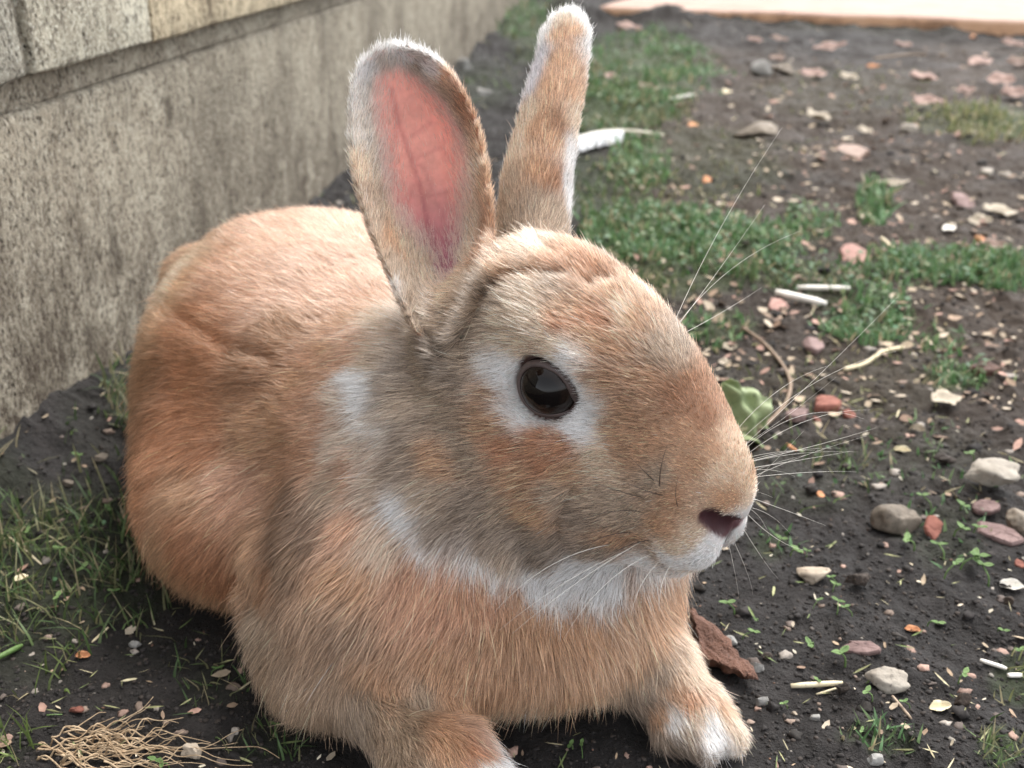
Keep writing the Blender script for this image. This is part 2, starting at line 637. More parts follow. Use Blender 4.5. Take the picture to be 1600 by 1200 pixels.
# ------------------------------------------------------------------ pale kerb and slab at the far edge of the bed
t = NT('salmon_paving')
v = t.coord('Object')
n_ = t.noise(v, 12, 6, .65)
f_ = t.noise(v, 150, 4, .6)
g_ = t.n.new('ShaderNodeNewGeometry')
sp_ = t.n.new('ShaderNodeSeparateXYZ')
t.l.new(g_.outputs['Normal'], sp_.inputs[0])
top_ = t.ramp(n_, [(.3, (.30, .20, .16)), (.7, (.40, .29, .24))])
sid_ = t.ramp(t.math('ADD', t.math('MULTIPLY', n_, .7), t.math('MULTIPLY', f_, .3)), [(.36, (.22, .13, .08)), (.5, (.60, .36, .22)), (.7, (.70, .46, .31))])  # front face colour raised to make up for its back-lighting
c_ = t.mix(t.ramp(sp_.outputs[2], [(.4, 0.0), (.7, 1.0)]), sid_, top_)
M_PAVE = t.done(t.principled(c_, .85, t.bump(f_, .5, .002), .3))
KA = np.array([.2, 2.93])
KB = np.array([1.26, 2.50])
kd = (KB - KA) / np.linalg.norm(KB - KA)
ang = math.atan2(kd[1], kd[0])
kv, kf = [], []
nn_ = 240
prof = [(0, -.05), (0, .030), (.004, .036), (.012, .038), (.10, .039), (.1001, .036), (.104, .036), (.1045, .039), (3.0, .042), (3.0, -.05)]
for i in range(nn_ + 1):
    x = .04 + 4.4 * i / nn_
    for (y, z) in prof:
        jit_ = .0025 * float(noise2(np.array([x]), np.array([y]), 14, 300)[0])
        kv.append((x, y + (jit_ if y < .02 else 0), z + jit_ * .5))
m_ = len(prof)
for i in range(nn_):
    for j in range(m_ - 1):
        kf.append((i * m_ + j, (i + 1) * m_ + j, (i + 1) * m_ + j + 1, i * m_ + j + 1))
pv = link('paving', mesh_np('paving', np.array(kv), kf, False), M_PAVE, loc=(KA[0], KA[1], 0), rot=(0, 0, ang))
tag(pv, kind='structure')
# ------------------------------------------------------------------ the rabbit: one continuous body grown from smooth-blended volumes
VOX = 0.00145
BMIN = np.array([-0.215, 0.205, -0.004])
BMAX = np.array([0.10, 0.60, 0.262])
NG = np.ceil((BMAX - BMIN) / VOX).astype(int) + 1
GX = (BMIN[0] + np.arange(NG[0]) * VOX).astype(f32)
GY = (BMIN[1] + np.arange(NG[1]) * VOX).astype(f32)
GZ = (BMIN[2] + np.arange(NG[2]) * VOX).astype(f32)
FLD = np.full(tuple(NG), 0.03, dtype=f32)


def sub(lo, hi, pad):
    i0 = np.clip(((np.asarray(lo) - pad - BMIN) / VOX).astype(int), 0, NG - 2)
    i1 = np.clip(((np.asarray(hi) + pad - BMIN) / VOX).astype(int) + 2, 1, NG)
    return tuple(slice(a, b) for a, b in zip(i0, i1))


def grid_pts(s):
    return GX[s[0]][:, None, None], GY[s[1]][None, :, None], GZ[s[2]][None, None, :]


def smin(a, b, k):
    h = np.maximum(k - np.abs(a - b), 0) / k
    return np.minimum(a, b) - h * h * k * .25


def smax(a, b, k):
    return -smin(-a, -b, k)


def ell_f(X, Y, Z, c, r, R):
    dx, dy, dz = X - f32(c[0]), Y - f32(c[1]), Z - f32(c[2])
    R = np.asarray(R, dtype=f32)
    q = [(dx * R[i, 0] + dy * R[i, 1] + dz * R[i, 2]) for i in range(3)]
    k0 = np.sqrt(sum((q[i] / f32(r[i])) ** 2 for i in range(3)))
    k1 = np.sqrt(sum((q[i] / f32(r[i] ** 2)) ** 2 for i in range(3))) + 1e-9
    return k0 * (k0 - 1) / k1


def cap_f(X, Y, Z, a, b, r0, r1):
    a = np.asarray(a, dtype=f32)
    b = np.asarray(b, dtype=f32)
    d = b - a
    L2 = float(d @ d)
    t = np.clip(((X - a[0]) * d[0] + (Y - a[1]) * d[1] + (Z - a[2]) * d[2]) / L2, 0, 1)
    return np.sqrt((X - a[0] - t * d[0]) ** 2 + (Y - a[1] - t * d[1]) ** 2 + (Z - a[2] - t * d[2]) ** 2) - (r0 + (r1 - r0) * t)


PRIMS = []      # (region, kind, args, k, sign)


def ell(region, c, r, R=None, k=.012, sign=1):
    PRIMS.append((region, 'e', (np.asarray(c, float), np.asarray(r, float), np.eye(3) if R is None else R), k, sign))


def cap(region, a, b, r0, r1, k=.010, sign=1):
    PRIMS.append((region, 'c', (np.asarray(a, float), np.asarray(b, float), r0, r1), k, sign))


def eval_prim(p, X, Y, Z):
    return ell_f(X, Y, Z, *p[2]) if p[1] == 'e' else cap_f(X, Y, Z, *p[2])


# head frame: f forward to the nose, r to the animal's right (towards the camera), u up
HS = 1.17
HTH, HPH, HRO = math.radians(39), math.radians(13), math.radians(0)
HC = np.array([0.0190, 0.336, 0.1225 - .27]) * .955 + np.array([0, 0, .27])
hf = np.array([math.cos(HTH) * math.cos(HPH), -math.sin(HTH) * math.cos(HPH), -math.sin(HPH)])
hr = np.cross(hf, [0, 0, 1.0])
hr /= np.linalg.norm(hr)
hu = np.cross(hr, hf)
hr, hu = hr * math.cos(HRO) + hu * math.sin(HRO), -hr * math.sin(HRO) + hu * math.cos(HRO)
HR = np.stack([hf, hr, hu])


def hp(f, r, u):
    return HC + (np.array([f, r, u]) * 1e-3 * HS) @ HR


def hell(f, r, u, a, b, c, k=.010, sign=1, tilt=0.0, yaw=0.0):
    """ellipsoid in the head frame, tilt turns it nose-down, yaw turns it outward"""
    ct, st = math.cos(math.radians(tilt)), math.sin(math.radians(tilt))
    T = np.array([[ct, 0, -st], [0, 1, 0], [st, 0, ct]])
    cy, sy = math.cos(math.radians(yaw)), math.sin(math.radians(yaw))
    Yw = np.array([[cy, sy, 0], [-sy, cy, 0], [0, 0, 1]])
    ell('head', hp(f, r, u), np.array([a, b, c]) * 1e-3 * HS, T @ Yw @ HR, k * HS, sign)


# ---- body volumes (world metres)
def yawm(deg):
    a = math.radians(deg)
    return np.array([[math.cos(a), math.sin(a), 0], [-math.sin(a), math.cos(a), 0], [0, 0, 1]])


ell('body', (-.104, .474, .063), (.080, .086, .0755), k=.03)
ell('body', (-.070, .430, .066), (.078, .085, .067), k=.03)
ell('body', (-.030, .380, .064), (.066, .072, .060), k=.03)
ell('haunch', (-.118, .387, .038), (.044, .057, .043), yawm(20), k=.018)
ell('haunch', (-.137, .436, .045), (.036, .050, .048), k=.02)
ell('body', (-.160, .503, .096), (.020, .020, .018), k=.014)
ell('shoulder', (-.060, .321, .042), (.039, .045, .040), yawm(30), k=.020)
ell('shoulder', (-.066, .306, .022), (.025, .032, .021), k=.02)
ell('chest', (.010, .317, .032), (.053, .044, .030), k=.020)
ell('chest', (.029, .336, .060), (.041, .038, .034), k=.02)
ell('chest', (-.024, .318, .037), (.046, .045, .035), k=.022)
ell('neck', (-.022, .352, .086), (.046, .046, .046), k=.03)
ell('neck', (-.004, .336, .090), (.038, .034, .034), k=.022)
cap('leg', (-.045, .292, .020), (-.024, .254, .017), .021, .0170, k=.014)
cap('leg', (-.024, .254, .0165), (-.005, .236, .0135), .0170, .0130, k=.008)
cap('leg2', (.024, .318, .028), (.0515, .296, .020), .019, .0155, k=.012)
cap('leg2', (.0515, .296, .019), (.0635, .282, .0130), .0155, .0125, k=.008)
for dx, dy, rr in ((-.0090, .001, .0075), (.0, -.0035, .0082), (.0086, .0005, .0075)):
    cap('leg2', (.0615 + dx * .8, .285 + dy, .0130), (.0655 + dx * 1.25, .2735 + dy, .0088), rr * 1.08, rr * .98, k=.007)
for dx, dy, rr in ((-.008, -.003, .007), (.0, -.004, .0075), (.008, .0, .007)):
    cap('leg', (-.006 + dx, .239 + dy, .0125), (.0035 + dx, .227 + dy, .009), rr, rr * .86, k=.003)

# ---- head
hell(-8, 0, 5, 34, 25, 28)
hell(8, 0, 13, 31, 20.5, 19, tilt=18)
hell(30, 0, 6, 32, 17.5, 17.5, tilt=25)
hell(30, 0, -10, 30, 19, 18, tilt=12)
hell(51, 0, -12, 17, 15, 15, tilt=20)
hell(-20, 0, -14, 26, 25, 27, k=.014)
for s in (1, -1):
    hell(-2, 13 * s, -23, 30, 18, 25, k=.012)
    hell(20, 10 * s, -25, 25, 13, 17, k=.01)
    hell(52.5, 7 * s, -24, 14, 10.5, 13, k=.004)
    hell(7, 17 * s, 17, 15, 7.5, 6, k=.008, tilt=10)
    hell(10, 19 * s, -6, 15, 8, 7, k=.010)
hell(46, 0, -39, 13, 10, 8.5, k=.005)
hell(14, 3, -41, 26, 18, 13.5, k=.012)
cap('head', unp(712, 565, .352), unp(684, 505, .362), .011, .010, k=.010)
# nostril slits, philtrum and eye sockets cut in
for s in (1, -1):
    cap('cut', hp(60.2, 11.2 * s, -11.6), hp(64.0, 5.5 * s, -15.2), .0004, .0014, k=.0012, sign=-1)
    cap('cut', hp(64.0, 5.5 * s, -15.2), hp(65.6, 1.2 * s, -18.2), .0014, .0008, k=.0012, sign=-1)
    ell('cut', hp(8, 26 * s, 4), np.array([9.5, 6, 8.2]) * 1e-3 * HS, HR, k=.004, sign=-1)
cap('cut', hp(66.0, 0, -18.5), hp(64.5, 0, -26), .0001, .0003, k=.0012, sign=-1)
cap('cut', hp(64.5, 0, -26), hp(60.0, 0, -36), .0004, .0010, k=.0012, sign=-1)
for s in (1, -1):
    cap('cut', hp(61.5, 0, -33.5), hp(52, 9 * s, -36.5), .0004, .0001, k=.0012, sign=-1)

HEADF = np.full(tuple(NG), 0.03, dtype=f32)
for p in PRIMS:
    if p[1] == 'e':
        c, r, R = p[2]
        rad = np.sqrt(((R * r[:, None]) ** 2).sum(0))
        lo, hi = c - rad, c + rad
    else:
        a, b, r0, r1 = p[2]
        lo, hi = np.minimum(a, b) - max(r0, r1), np.maximum(a, b) + max(r0, r1)
    s = sub(lo, hi, .028 if p[4] > 0 else .012)
    X, Y, Z = grid_pts(s)
    d = eval_prim(p, X, Y, Z)
    T_ = HEADF if p[0] in ('head', 'cut') else FLD
    if p[4] > 0:
        T_[s] = smin(T_[s], d, f32(p[3]))
    else:
        T_[s] = smax(T_[s], -d, f32(p[3]))
FLD = smin(FLD, HEADF, f32(.005))
del HEADF
FLD += f32(.0022)

# ---- ears: cupped sheets of flesh with the outline they have, each at its own depth
EAR1 = np.array([(648, 520), (622, 462), (600, 412), (578, 360), (560, 305), (549, 245), (545, 185), (547, 132), (561, 98), (588, 76), (618, 68),
                 (650, 74), (686, 94), (714, 124), (738, 168), (753, 215), (763, 275), (769, 330), (768, 378), (757, 425), (738, 470), (712, 530)], float)
EAR2 = np.array([(778, 400), (779, 330), (784, 285), (800, 225), (820, 155), (839, 92), (845, 55), (862, 28), (888, 18), (909, 26), (920, 52),
                 (918, 100), (911, 160), (899, 220), (892, 290), (889, 340), (884, 400)], float)


def poly_sdf(px, py, poly):
    shp = px.shape
    x = px.ravel()
    y = py.ravel()
    best = np.full(x.shape, 1e12)
    inside = np.zeros(x.shape, bool)
    n = len(poly)
    for i in range(n):
        ax, ay = poly[i]
        bx, by = poly[(i + 1) % n]
        ex, ey = bx - ax, by - ay
        wx, wy = x - ax, y - ay
        t = np.clip((wx * ex + wy * ey) / (ex * ex + ey * ey), 0, 1)
        dd = (wx - ex * t) ** 2 + (wy - ey * t) ** 2
        best = np.minimum(best, dd)
        c1 = (ay > y) != (by > y)
        with np.errstate(divide='ignore', invalid='ignore'):
            xi = ax + (y - ay) * ex / (ey if ey != 0 else 1e-9)
        inside ^= c1 & (x < xi)
    d = np.sqrt(best)
    d[inside] *= -1
    return d.reshape(shp)


def lr(tab, y):
    tab = np.asarray(tab, float)
    return np.interp(y, tab[:, 0], tab[:, 1])


def ear1_sheet(px, py):
    xl = lr([(68, 600), (98, 561), (132, 547), (185, 545), (245, 549), (305, 560), (360, 578), (412, 600), (462, 622), (520, 648)], py)
    xr = lr([(68, 625), (94, 686), (124, 714), (168, 738), (215, 753), (275, 763), (330, 769), (378, 768), (425, 757), (470, 738), (530, 712)], py)
    w = np.clip((px - xl) / np.maximum(xr - xl, 1), -.1, 1.1) * 2 - 1
    cup = lr([(60, .003), (110, .010), (200, .021), (320, .028), (420, .027), (480, .014), (540, .004)], py)
    d0 = .962 * lr([(60, .384), (200, .378), (350, .371), (480, .362), (540, .360)], py)
    ctr = .22
    ww = np.where(w > ctr, (w - ctr) / (1 - ctr), (w - ctr) / (1 + ctr))
    prof = 1 - np.abs(ww) ** 1.9
    return d0 + cup * prof - .004 * (w > ctr) * sstep(.5, 1, w), w


def ear2_sheet(px, py):
    xl = lr([(18, 870), (28, 862), (55, 845), (92, 839), (155, 820), (225, 800), (285, 784), (330, 779), (400, 778)], py)
    xr = lr([(18, 900), (26, 909), (52, 920), (100, 918), (160, 911), (220, 899), (290, 892), (340, 889), (400, 884)], py)
    w = np.clip((px - xl) / np.maximum(xr - xl, 1), -.1, 1.1) * 2 - 1
    cup = lr([(10, .002), (60, .006), (150, .012), (250, .015), (400, .016)], py)
    d0 = .962 * lr([(10, .408), (150, .402), (400, .389)], py)
    return d0 - cup * (1 - np.abs(w) ** 2.0), w


EAR_D = {}
for nm, poly, sheet, dr in (('ear1', EAR1, ear1_sheet, (.335, .40)), ('ear2', EAR2, ear2_sheet, (.355, .412))):
    cs = np.array([unp(x, y, d) for x, y in poly for d in dr])
    s = sub(cs.min(0), cs.max(0), .004)
    X, Y, Z = grid_pts(s)
    X, Y, Z = np.broadcast_arrays(X, Y, Z)
    P = np.stack([X, Y, Z], -1)
    px, py, dd = proj(P)
    sh, w = sheet(px, py)
    T = lr([(0, .0021), (120, .0022), (400, .0028), (520, .004)], py)
    f2 = poly_sdf(px, py, poly) * dd / FPX
    slope = np.sqrt(1 + (2 * .02 * np.abs(w) / .025) ** 2 * .35)
    f1 = np.abs(dd - sh) / slope - T
    r = .0012
    f = np.sqrt(np.maximum(f1 + r, 0) ** 2 + np.maximum(f2 + r, 0) ** 2) + np.minimum(np.maximum(f1, f2) + r, 0) - r
    FLD[s] = smin(FLD[s], f.astype(f32), f32(.008))
# the sole stays just above the soil
X, Y, Z = grid_pts((slice(None),) * 3)
FLD = smax(FLD, np.broadcast_to(f32(.0008) - Z, FLD.shape), f32(.003))


def surface_nets(F, origin, h):
    S = F < 0
    nx, ny, nz = F.shape
    cnt = np.zeros((nx - 1, ny - 1, nz - 1), np.int8)
    cn = [(a, b, c) for a in (0, 1) for b in (0, 1) for c in (0, 1)]
    for a, b, c in cn:
        cnt += S[a:nx - 1 + a, b:ny - 1 + b, c:nz - 1 + c]
    act = (cnt > 0) & (cnt < 8)
    idx = np.full(act.shape, -1, np.int64)
    ii = np.argwhere(act)
    idx[act] = np.arange(len(ii))
    vals = {c: F[ii[:, 0] + c[0], ii[:, 1] + c[1], ii[:, 2] + c[2]].astype(np.float64) for c in cn}
    acc = np.zeros((len(ii), 3))
    num = np.zeros(len(ii))
    for c in cn:
        for ax in range(3):
            if c[ax] == 0:
                c2 = list(c)
                c2[ax] = 1
                v0, v1 = vals[c], vals[tuple(c2)]
                m = (v0 < 0) != (v1 < 0)
                t = np.where(m, v0 / np.where(m, v0 - v1, 1), 0)
                pt = np.tile(np.array(c, float), (len(ii), 1))
                pt[:, ax] = t
                acc[m] += pt[m]
                num[m] += 1
    V = (ii + acc / num[:, None]) * h + origin
    quads = []
    for ax in range(3):
        o1, o2 = [a for a in range(3) if a != ax]
        sl0 = [slice(1, -1)] * 3
        A = np.moveaxis(S, ax, 0)
        m = A[:-1] != A[1:]
        m = np.moveaxis(m, 0, ax)
        e = np.argwhere(m)
        ok = (e[:, o1] > 0) & (e[:, o2] > 0) & (e[:, o1] < F.shape[o1] - 1) & (e[:, o2] < F.shape[o2] - 1)
        e = e[ok]
        flip = S[e[:, 0], e[:, 1], e[:, 2]]
        d1 = np.zeros(3, int)
        d1[o1] = 1
        d2 = np.zeros(3, int)
        d2[o2] = 1
        q = [idx[tuple((e - p).T)] for p in (0 * d1, d1, d1 + d2, d2)]
        q = np.stack(q, 1)
        if ax == 1:
            flip = ~flip
        q[flip] = q[flip][:, ::-1]
        quads.append(q)
    return V, np.concatenate(quads)[:, ::-1]


RV, RF = surface_nets(FLD, BMIN, VOX)


def laplace(V, Fq, it, lam=.5):
    E = np.concatenate([Fq[:, [0, 1]], Fq[:, [1, 2]], Fq[:, [2, 3]], Fq[:, [3, 0]]])
    n = len(V)
    deg = np.bincount(E[:, 0], minlength=n) + np.bincount(E[:, 1], minlength=n)
    for i in range(it):
        S = np.stack([np.bincount(E[:, 0], V[E[:, 1], k], n) + np.bincount(E[:, 1], V[E[:, 0], k], n) for k in range(3)], 1)
        V = V + lam * (S / deg[:, None] - V)
        lam = lam if i % 2 == 0 else lam
    return V


RV = laplace(RV, RF, 2, .5)


def vnormals(V, Fq):
    n = np.cross(V[Fq[:, 2]] - V[Fq[:, 0]], V[Fq[:, 3]] - V[Fq[:, 1]])
    N = np.stack([sum(np.bincount(Fq[:, j], n[:, k], len(V)) for j in range(4)) for k in range(3)], 1)
    return N / (np.linalg.norm(N, axis=1, keepdims=True) + 1e-12)


RN = vnormals(RV, RF)
# outward test: normals should point to where the field grows
gi = np.clip(((RV + RN * .002 - BMIN) / VOX).astype(int), 0, NG - 1)
if np.median(FLD[gi[:, 0], gi[:, 1], gi[:, 2]]) < 0:
    RF = RF[:, ::-1]
    RN = -RN
VPX, VPY, VD = proj(RV)
CAMP = np.array([0, 0, CAMH])


def line_d(px, py, L):
    b = np.full(px.shape, 1e9)
    for (ax, ay), (bx, by) in zip(L, L[1:]):
        ex, ey = bx - ax, by - ay
        t = np.clip(((px - ax) * ex + (py - ay) * ey) / (ex * ex + ey * ey), 0, 1)
        b = np.minimum(b, np.hypot(px - ax - t * ex, py - ay - t * ey))
    return b


# skin folds: brow arc between the ears, pleats at the ear root, creases of the flank
FAC_ = ((CAMP - RV) * RN).sum(1) / np.linalg.norm(CAMP - RV, axis=1)
for L_, dep, wid in (
        ([(745, 490), (765, 455), (800, 430), (850, 424), (900, 428), (935, 445)], .0024, 7), ([(850, 385), (885, 400), (930, 425), (960, 440)], .0020, 8),
        ([(640, 480), (660, 510), (690, 545), (720, 540)], .0030, 9), ([(780, 440), (760, 480), (730, 520), (700, 560)], .0028, 9),
        ([(250, 470), (300, 505), (370, 545), (430, 560)], .0018, 14), ([(270, 610), (330, 620), (420, 600)], .0010, 16), ([(240, 760), (310, 740), (380, 700)], .0012, 20),
        ([(440, 700), (420, 780), (425, 860), (400, 930)], .0042, 26), ([(900, 770), (880, 820), (895, 860)], .0016, 12), ([(560, 1070), (640, 1100), (720, 1110)], .0020, 14)):
    g_ = np.exp(-(line_d(VPX, VPY, L_) / wid) ** 2) * (FAC_ > .05) * (VD < .56)
    RV = RV - RN * (dep * g_)[:, None]
RV = RV + RN * (.0012 * noise3(RV, 38, 401) * sstep(.36, .42, np.hypot(RV[:, 0] - .12, RV[:, 1] - .02)))[:, None]
RN = vnormals(RV, RF)
VPX, VPY, VD = proj(RV)
FACING = ((CAMP - RV) * RN).sum(1) / np.linalg.norm(CAMP - RV, axis=1)


def reg_dist(P, names):
    X, Y, Z = P[:, 0].astype(f32), P[:, 1].astype(f32), P[:, 2].astype(f32)
    d = np.full(len(P), .5, f32)
    for p in PRIMS:
        if p[0] in names and p[4] > 0:
            d = np.minimum(d, eval_prim(p, X, Y, Z))
    return d


def ear_dist(P, poly, sheet):
    px, py, dd = proj(P)
    sh, w = sheet(px, py)
    f2 = poly_sdf(px, py, poly) * dd / FPX
    f1 = np.abs(dd - sh) - .003
    return np.maximum(f1, f2)


def pick(px, py):
    """first surface point met at a place of the photograph"""
    r2 = (VPX - px) ** 2 + (VPY - py) ** 2
    c = np.where((r2 < 14 ** 2) & (FACING > 0))[0]
    if len(c) == 0:
        c = np.argsort(r2)[:30]
    near = c[VD[c] < VD[c].min() + .006]
    return RV[near[np.argmin(r2[near])]]

# ------------------------------------------------------------------ pelt: pigment, lie and length of the hair
def lin(c):
    c = np.asarray(c, float) / 255
    return np.where(c <= .04045, c / 12.92, ((c + .055) / 1.055) ** 2.4)


TAN, ORG, PEACH = (204, 154, 113), (197, 133, 90), (216, 161, 125)
GRT, GRY, DGR = (184, 158, 132), (156, 135, 115), (118, 99, 82)
WHT, CRM, BRN, DRK = (252, 248, 245), (222, 190, 158), (164, 114, 78), (70, 54, 46)
PAINT_HEAD = [
    (800, 585, WHT), (803, 615, WHT), (812, 648, WHT), (915, 600, WHT), (922, 630, WHT), (918, 655, WHT), (962, 640, TAN), (955, 600, TAN), (960, 680, TAN), (895, 668, WHT), (850, 656, WHT), (905, 580, WHT),
    (858, 545, CRM), (820, 545, CRM), (885, 556, CRM), (800, 515, CRM), (840, 490, CRM), (785, 470, GRT), (760, 500, GRT), (830, 450, CRM), (880, 440, GRT),
    (800, 690, ORG), (840, 695, ORG), (885, 700, ORG), (860, 725, ORG), (830, 740, TAN), (780, 620, TAN), (770, 660, TAN), (900, 740, TAN),
    (700, 650, GRT), (740, 700, GRT), (650, 620, GRT), (640, 690, GRY), (690, 770, GRT), (740, 790, GRY), (620, 740, GRY), (800, 800, GRT), (700, 720, TAN),
    (780, 850, GRY), (690, 820, GRY), (860, 800, TAN), (890, 760, GRT), (900, 800, GRY), (850, 860, GRY), (860, 830, GRY), (945, 770, GRT), (940, 720, CRM),
    (960, 460, TAN), (1000, 500, TAN), (950, 540, TAN), (905, 500, TAN), (930, 590, TAN), (1000, 600, TAN), (980, 660, TAN), (1050, 620, BRN), (1030, 540, GRT), (1020, 470, CRM),
    (1080, 600, BRN), (1075, 550, GRT), (940, 500, ORG), (900, 520, ORG), (1060, 680, TAN), (1000, 700, TAN), (1100, 660, BRN), (1110, 700, TAN), (1130, 700, CRM),
    (910, 395, ORG), (940, 420, ORG), (880, 400, BRN), (850, 425, TAN), (960, 430, BRN), (900, 425, BRN), (985, 445, TAN), (820, 390, CRM), (860, 380, CRM), (800, 420, TAN),
    (1080, 740, TAN), (1120, 745, CRM), (1130, 780, TAN), (1150, 770, TAN), (1168, 765, CRM), (1172, 790, CRM), (1160, 740, CRM), (1050, 780, TAN), (1020, 750, GRT),
    (980, 800, GRT), (1000, 840, TAN), (960, 840, TAN), (930, 850, GRY), (1040, 820, TAN), (1060, 850, CRM), (1085, 830, CRM), (1010, 870, GRT), (1100, 865, WHT), (1120, 845, WHT),
    (1150, 840, WHT), (1160, 820, WHT), (1130, 870, WHT), (1060, 880, WHT), (1000, 890, WHT), (950, 895, WHT), (930, 915, WHT), (900, 895, WHT),
    (640, 800, WHT), (670, 840, WHT), (720, 870, WHT), (780, 890, WHT), (840, 905, WHT), (880, 915, WHT), (740, 878, WHT), (690, 850, WHT), (600, 760, GRT), (800, 870, GRT),
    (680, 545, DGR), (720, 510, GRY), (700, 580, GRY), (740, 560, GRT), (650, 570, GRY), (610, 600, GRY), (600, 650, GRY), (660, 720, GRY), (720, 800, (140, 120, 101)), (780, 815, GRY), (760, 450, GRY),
]
PAINT_BODY = [
    (560, 600, WHT), (572, 618, WHT), (614, 460, WHT), (500, 560, PEACH), (540, 520, PEACH), (560, 470, PEACH), (470, 640, PEACH), (560, 720, PEACH), (500, 690, PEACH), (585, 560, CRM), (600, 500, CRM), (520, 600, PEACH), (550, 560, PEACH), (575, 510, PEACH), (580, 470, PEACH), (530, 640, (232, 204, 180)), (580, 690, (224, 196, 172)), (520, 650, PEACH), (540, 690, (232, 204, 180)), (580, 720, (228, 200, 178)), (480, 700, PEACH), (590, 760, (228, 200, 176)), (590, 670, (236, 224, 214)), (500, 730, PEACH),
    (450, 400, PEACH), (500, 350, PEACH), (420, 350, PEACH), (350, 420, PEACH), (540, 420, PEACH), (300, 430, TAN), (280, 430, CRM), (500, 450, PEACH), (400, 470, PEACH),
    (560, 500, TAN), (450, 530, BRN), (520, 540, TAN), (350, 540, ORG), (300, 520, ORG), (260, 500, TAN), (400, 580, BRN), (300, 600, ORG), (240, 600, BRN), (480, 600, TAN),
    (330, 680, ORG), (250, 700, ORG), (400, 680, TAN), (440, 660, TAN), (230, 780, ORG), (300, 760, TAN), (380, 740, PEACH), (300, 850, ORG), (260, 850, TAN), (350, 900, ORG), (330, 930, TAN), (400, 870, TAN),
    (470, 760, (122, 92, 70)), (450, 820, (122, 92, 70)), (430, 890, BRN), (500, 800, (126, 98, 78)), (470, 850, (134, 104, 80)), (420, 960, GRT), (520, 760, GRT),  # brown flank, with the shade between haunch and shoulder painted in darker
    (560, 800, PEACH), (600, 830, (232, 200, 172)), (560, 880, TAN), (650, 880, PEACH), (500, 950, (190, 152, 120)), (560, 980, (188, 152, 122)), (450, 1020, (192, 160, 130)), (500, 1060, (194, 162, 132)), (440, 1070, (192, 160, 130)), (600, 1050, TAN),
    (700, 930, PEACH), (1000, 930, TAN), (1050, 920, TAN), (900, 970, TAN), (960, 955, TAN), (840, 955, TAN), (770, 935, PEACH), (1020, 945, TAN), (700, 890, PEACH), (780, 960, TAN), (860, 980, TAN), (940, 970, TAN), (1020, 960, TAN), (1060, 930, PEACH), (1080, 920, CRM), (700, 1020, TAN), (800, 1040, TAN), (900, 1050, TAN), (980, 1010, TAN),
    (1090, 960, CRM), (1098, 930, CRM), (1085, 985, CRM), (640, 1080, GRT), (720, 1090, TAN), (800, 1110, CRM), (880, 1100, CRM), (930, 1090, CRM), (560, 1110, GRT), (620, 1140, GRT), (760, 1120, CRM),
    (700, 1160, TAN), (740, 1170, ORG), (680, 1190, GRT), (790, 1190, WHT), (770, 1198, WHT),
    (1000, 1050, GRT), (1040, 1040, GRT), (1080, 1050, CRM), (1010, 1090, GRY), (1080, 1090, ORG), (1060, 1070, TAN), (1130, 1100, TAN), (1140, 1130, CRM), (1125, 1140, WHT), (1110, 1130, WHT),
    (1060, 1115, WHT), (1030, 1110, TAN), (1040, 1145, GRY), (1080, 1165, DGR), (1010, 1125, GRY), (1070, 1130, CRM), (1095, 1110, CRM), (1150, 1150, CRM), (1130, 1160, WHT), (980, 1110, GRY), (1000, 1140, GRY), (1040, 1160, DGR), (1090, 1175, DGR), (1060, 1150, GRY),
]
PAINT_EAR = [
    (548, 150, (240, 230, 220)), (560, 110, WHT), (600, 78, WHT), (640, 80, WHT), (545, 210, (230, 216, 200)), (680, 100, WHT), (700, 118, TAN), (735, 170, BRN), (752, 230, TAN), (560, 200, (214, 200, 184)), (575, 150, (200, 184, 168)), (600, 105, (196, 178, 160)), (590, 250, (206, 188, 168)), (585, 180, (214, 198, 182)),
    (660, 108, (170, 146, 124)), (700, 150, (158, 132, 108)), (720, 200, (164, 138, 114)), (565, 260, CRM), (575, 310, GRT), (590, 360, GRT), (610, 380, TAN), (620, 420, GRT), (650, 460, GRT), (660, 410, CRM), (680, 450, CRM), (640, 360, CRM),
    (735, 300, CRM), (745, 260, CRM), (735, 350, CRM), (725, 400, CRM), (762, 300, TAN), (765, 360, BRN), (755, 400, BRN), (745, 440, GRT), (715, 440, CRM), (720, 480, GRT), (700, 500, GRT), (670, 500, GRT),
    (845, 70, WHT), (855, 40, WHT), (885, 22, WHT), (912, 40, WHT), (918, 80, WHT), (843, 100, (214, 208, 216)), (830, 130, (214, 208, 216)), (880, 45, CRM), (882, 70, TAN), (880, 110, TAN), (900, 60, TAN), (865, 150, TAN), (895, 160, TAN), (850, 200, TAN),
    (870, 230, TAN), (880, 210, BRN), (815, 200, CRM), (800, 250, CRM), (790, 310, GRT), (840, 280, TAN), (865, 300, BRN), (830, 330, GRT), (870, 350, GRT), (900, 200, CRM), (895, 260, WHT), (888, 320, WHT), (800, 360, GRT),
]
INNER = np.array([(598, 122), (588, 160), (594, 220), (604, 280), (622, 335), (655, 378), (686, 418), (704, 470), (712, 405), (722, 350), (731, 295), (726, 240), (708, 190), (680, 150), (650, 126), (620, 112)], float)
EYEC = {1: hp(8.0, 18.4, 4.9), -1: hp(8.0, -18.4, 4.9)}
EYER = .0089 * HS

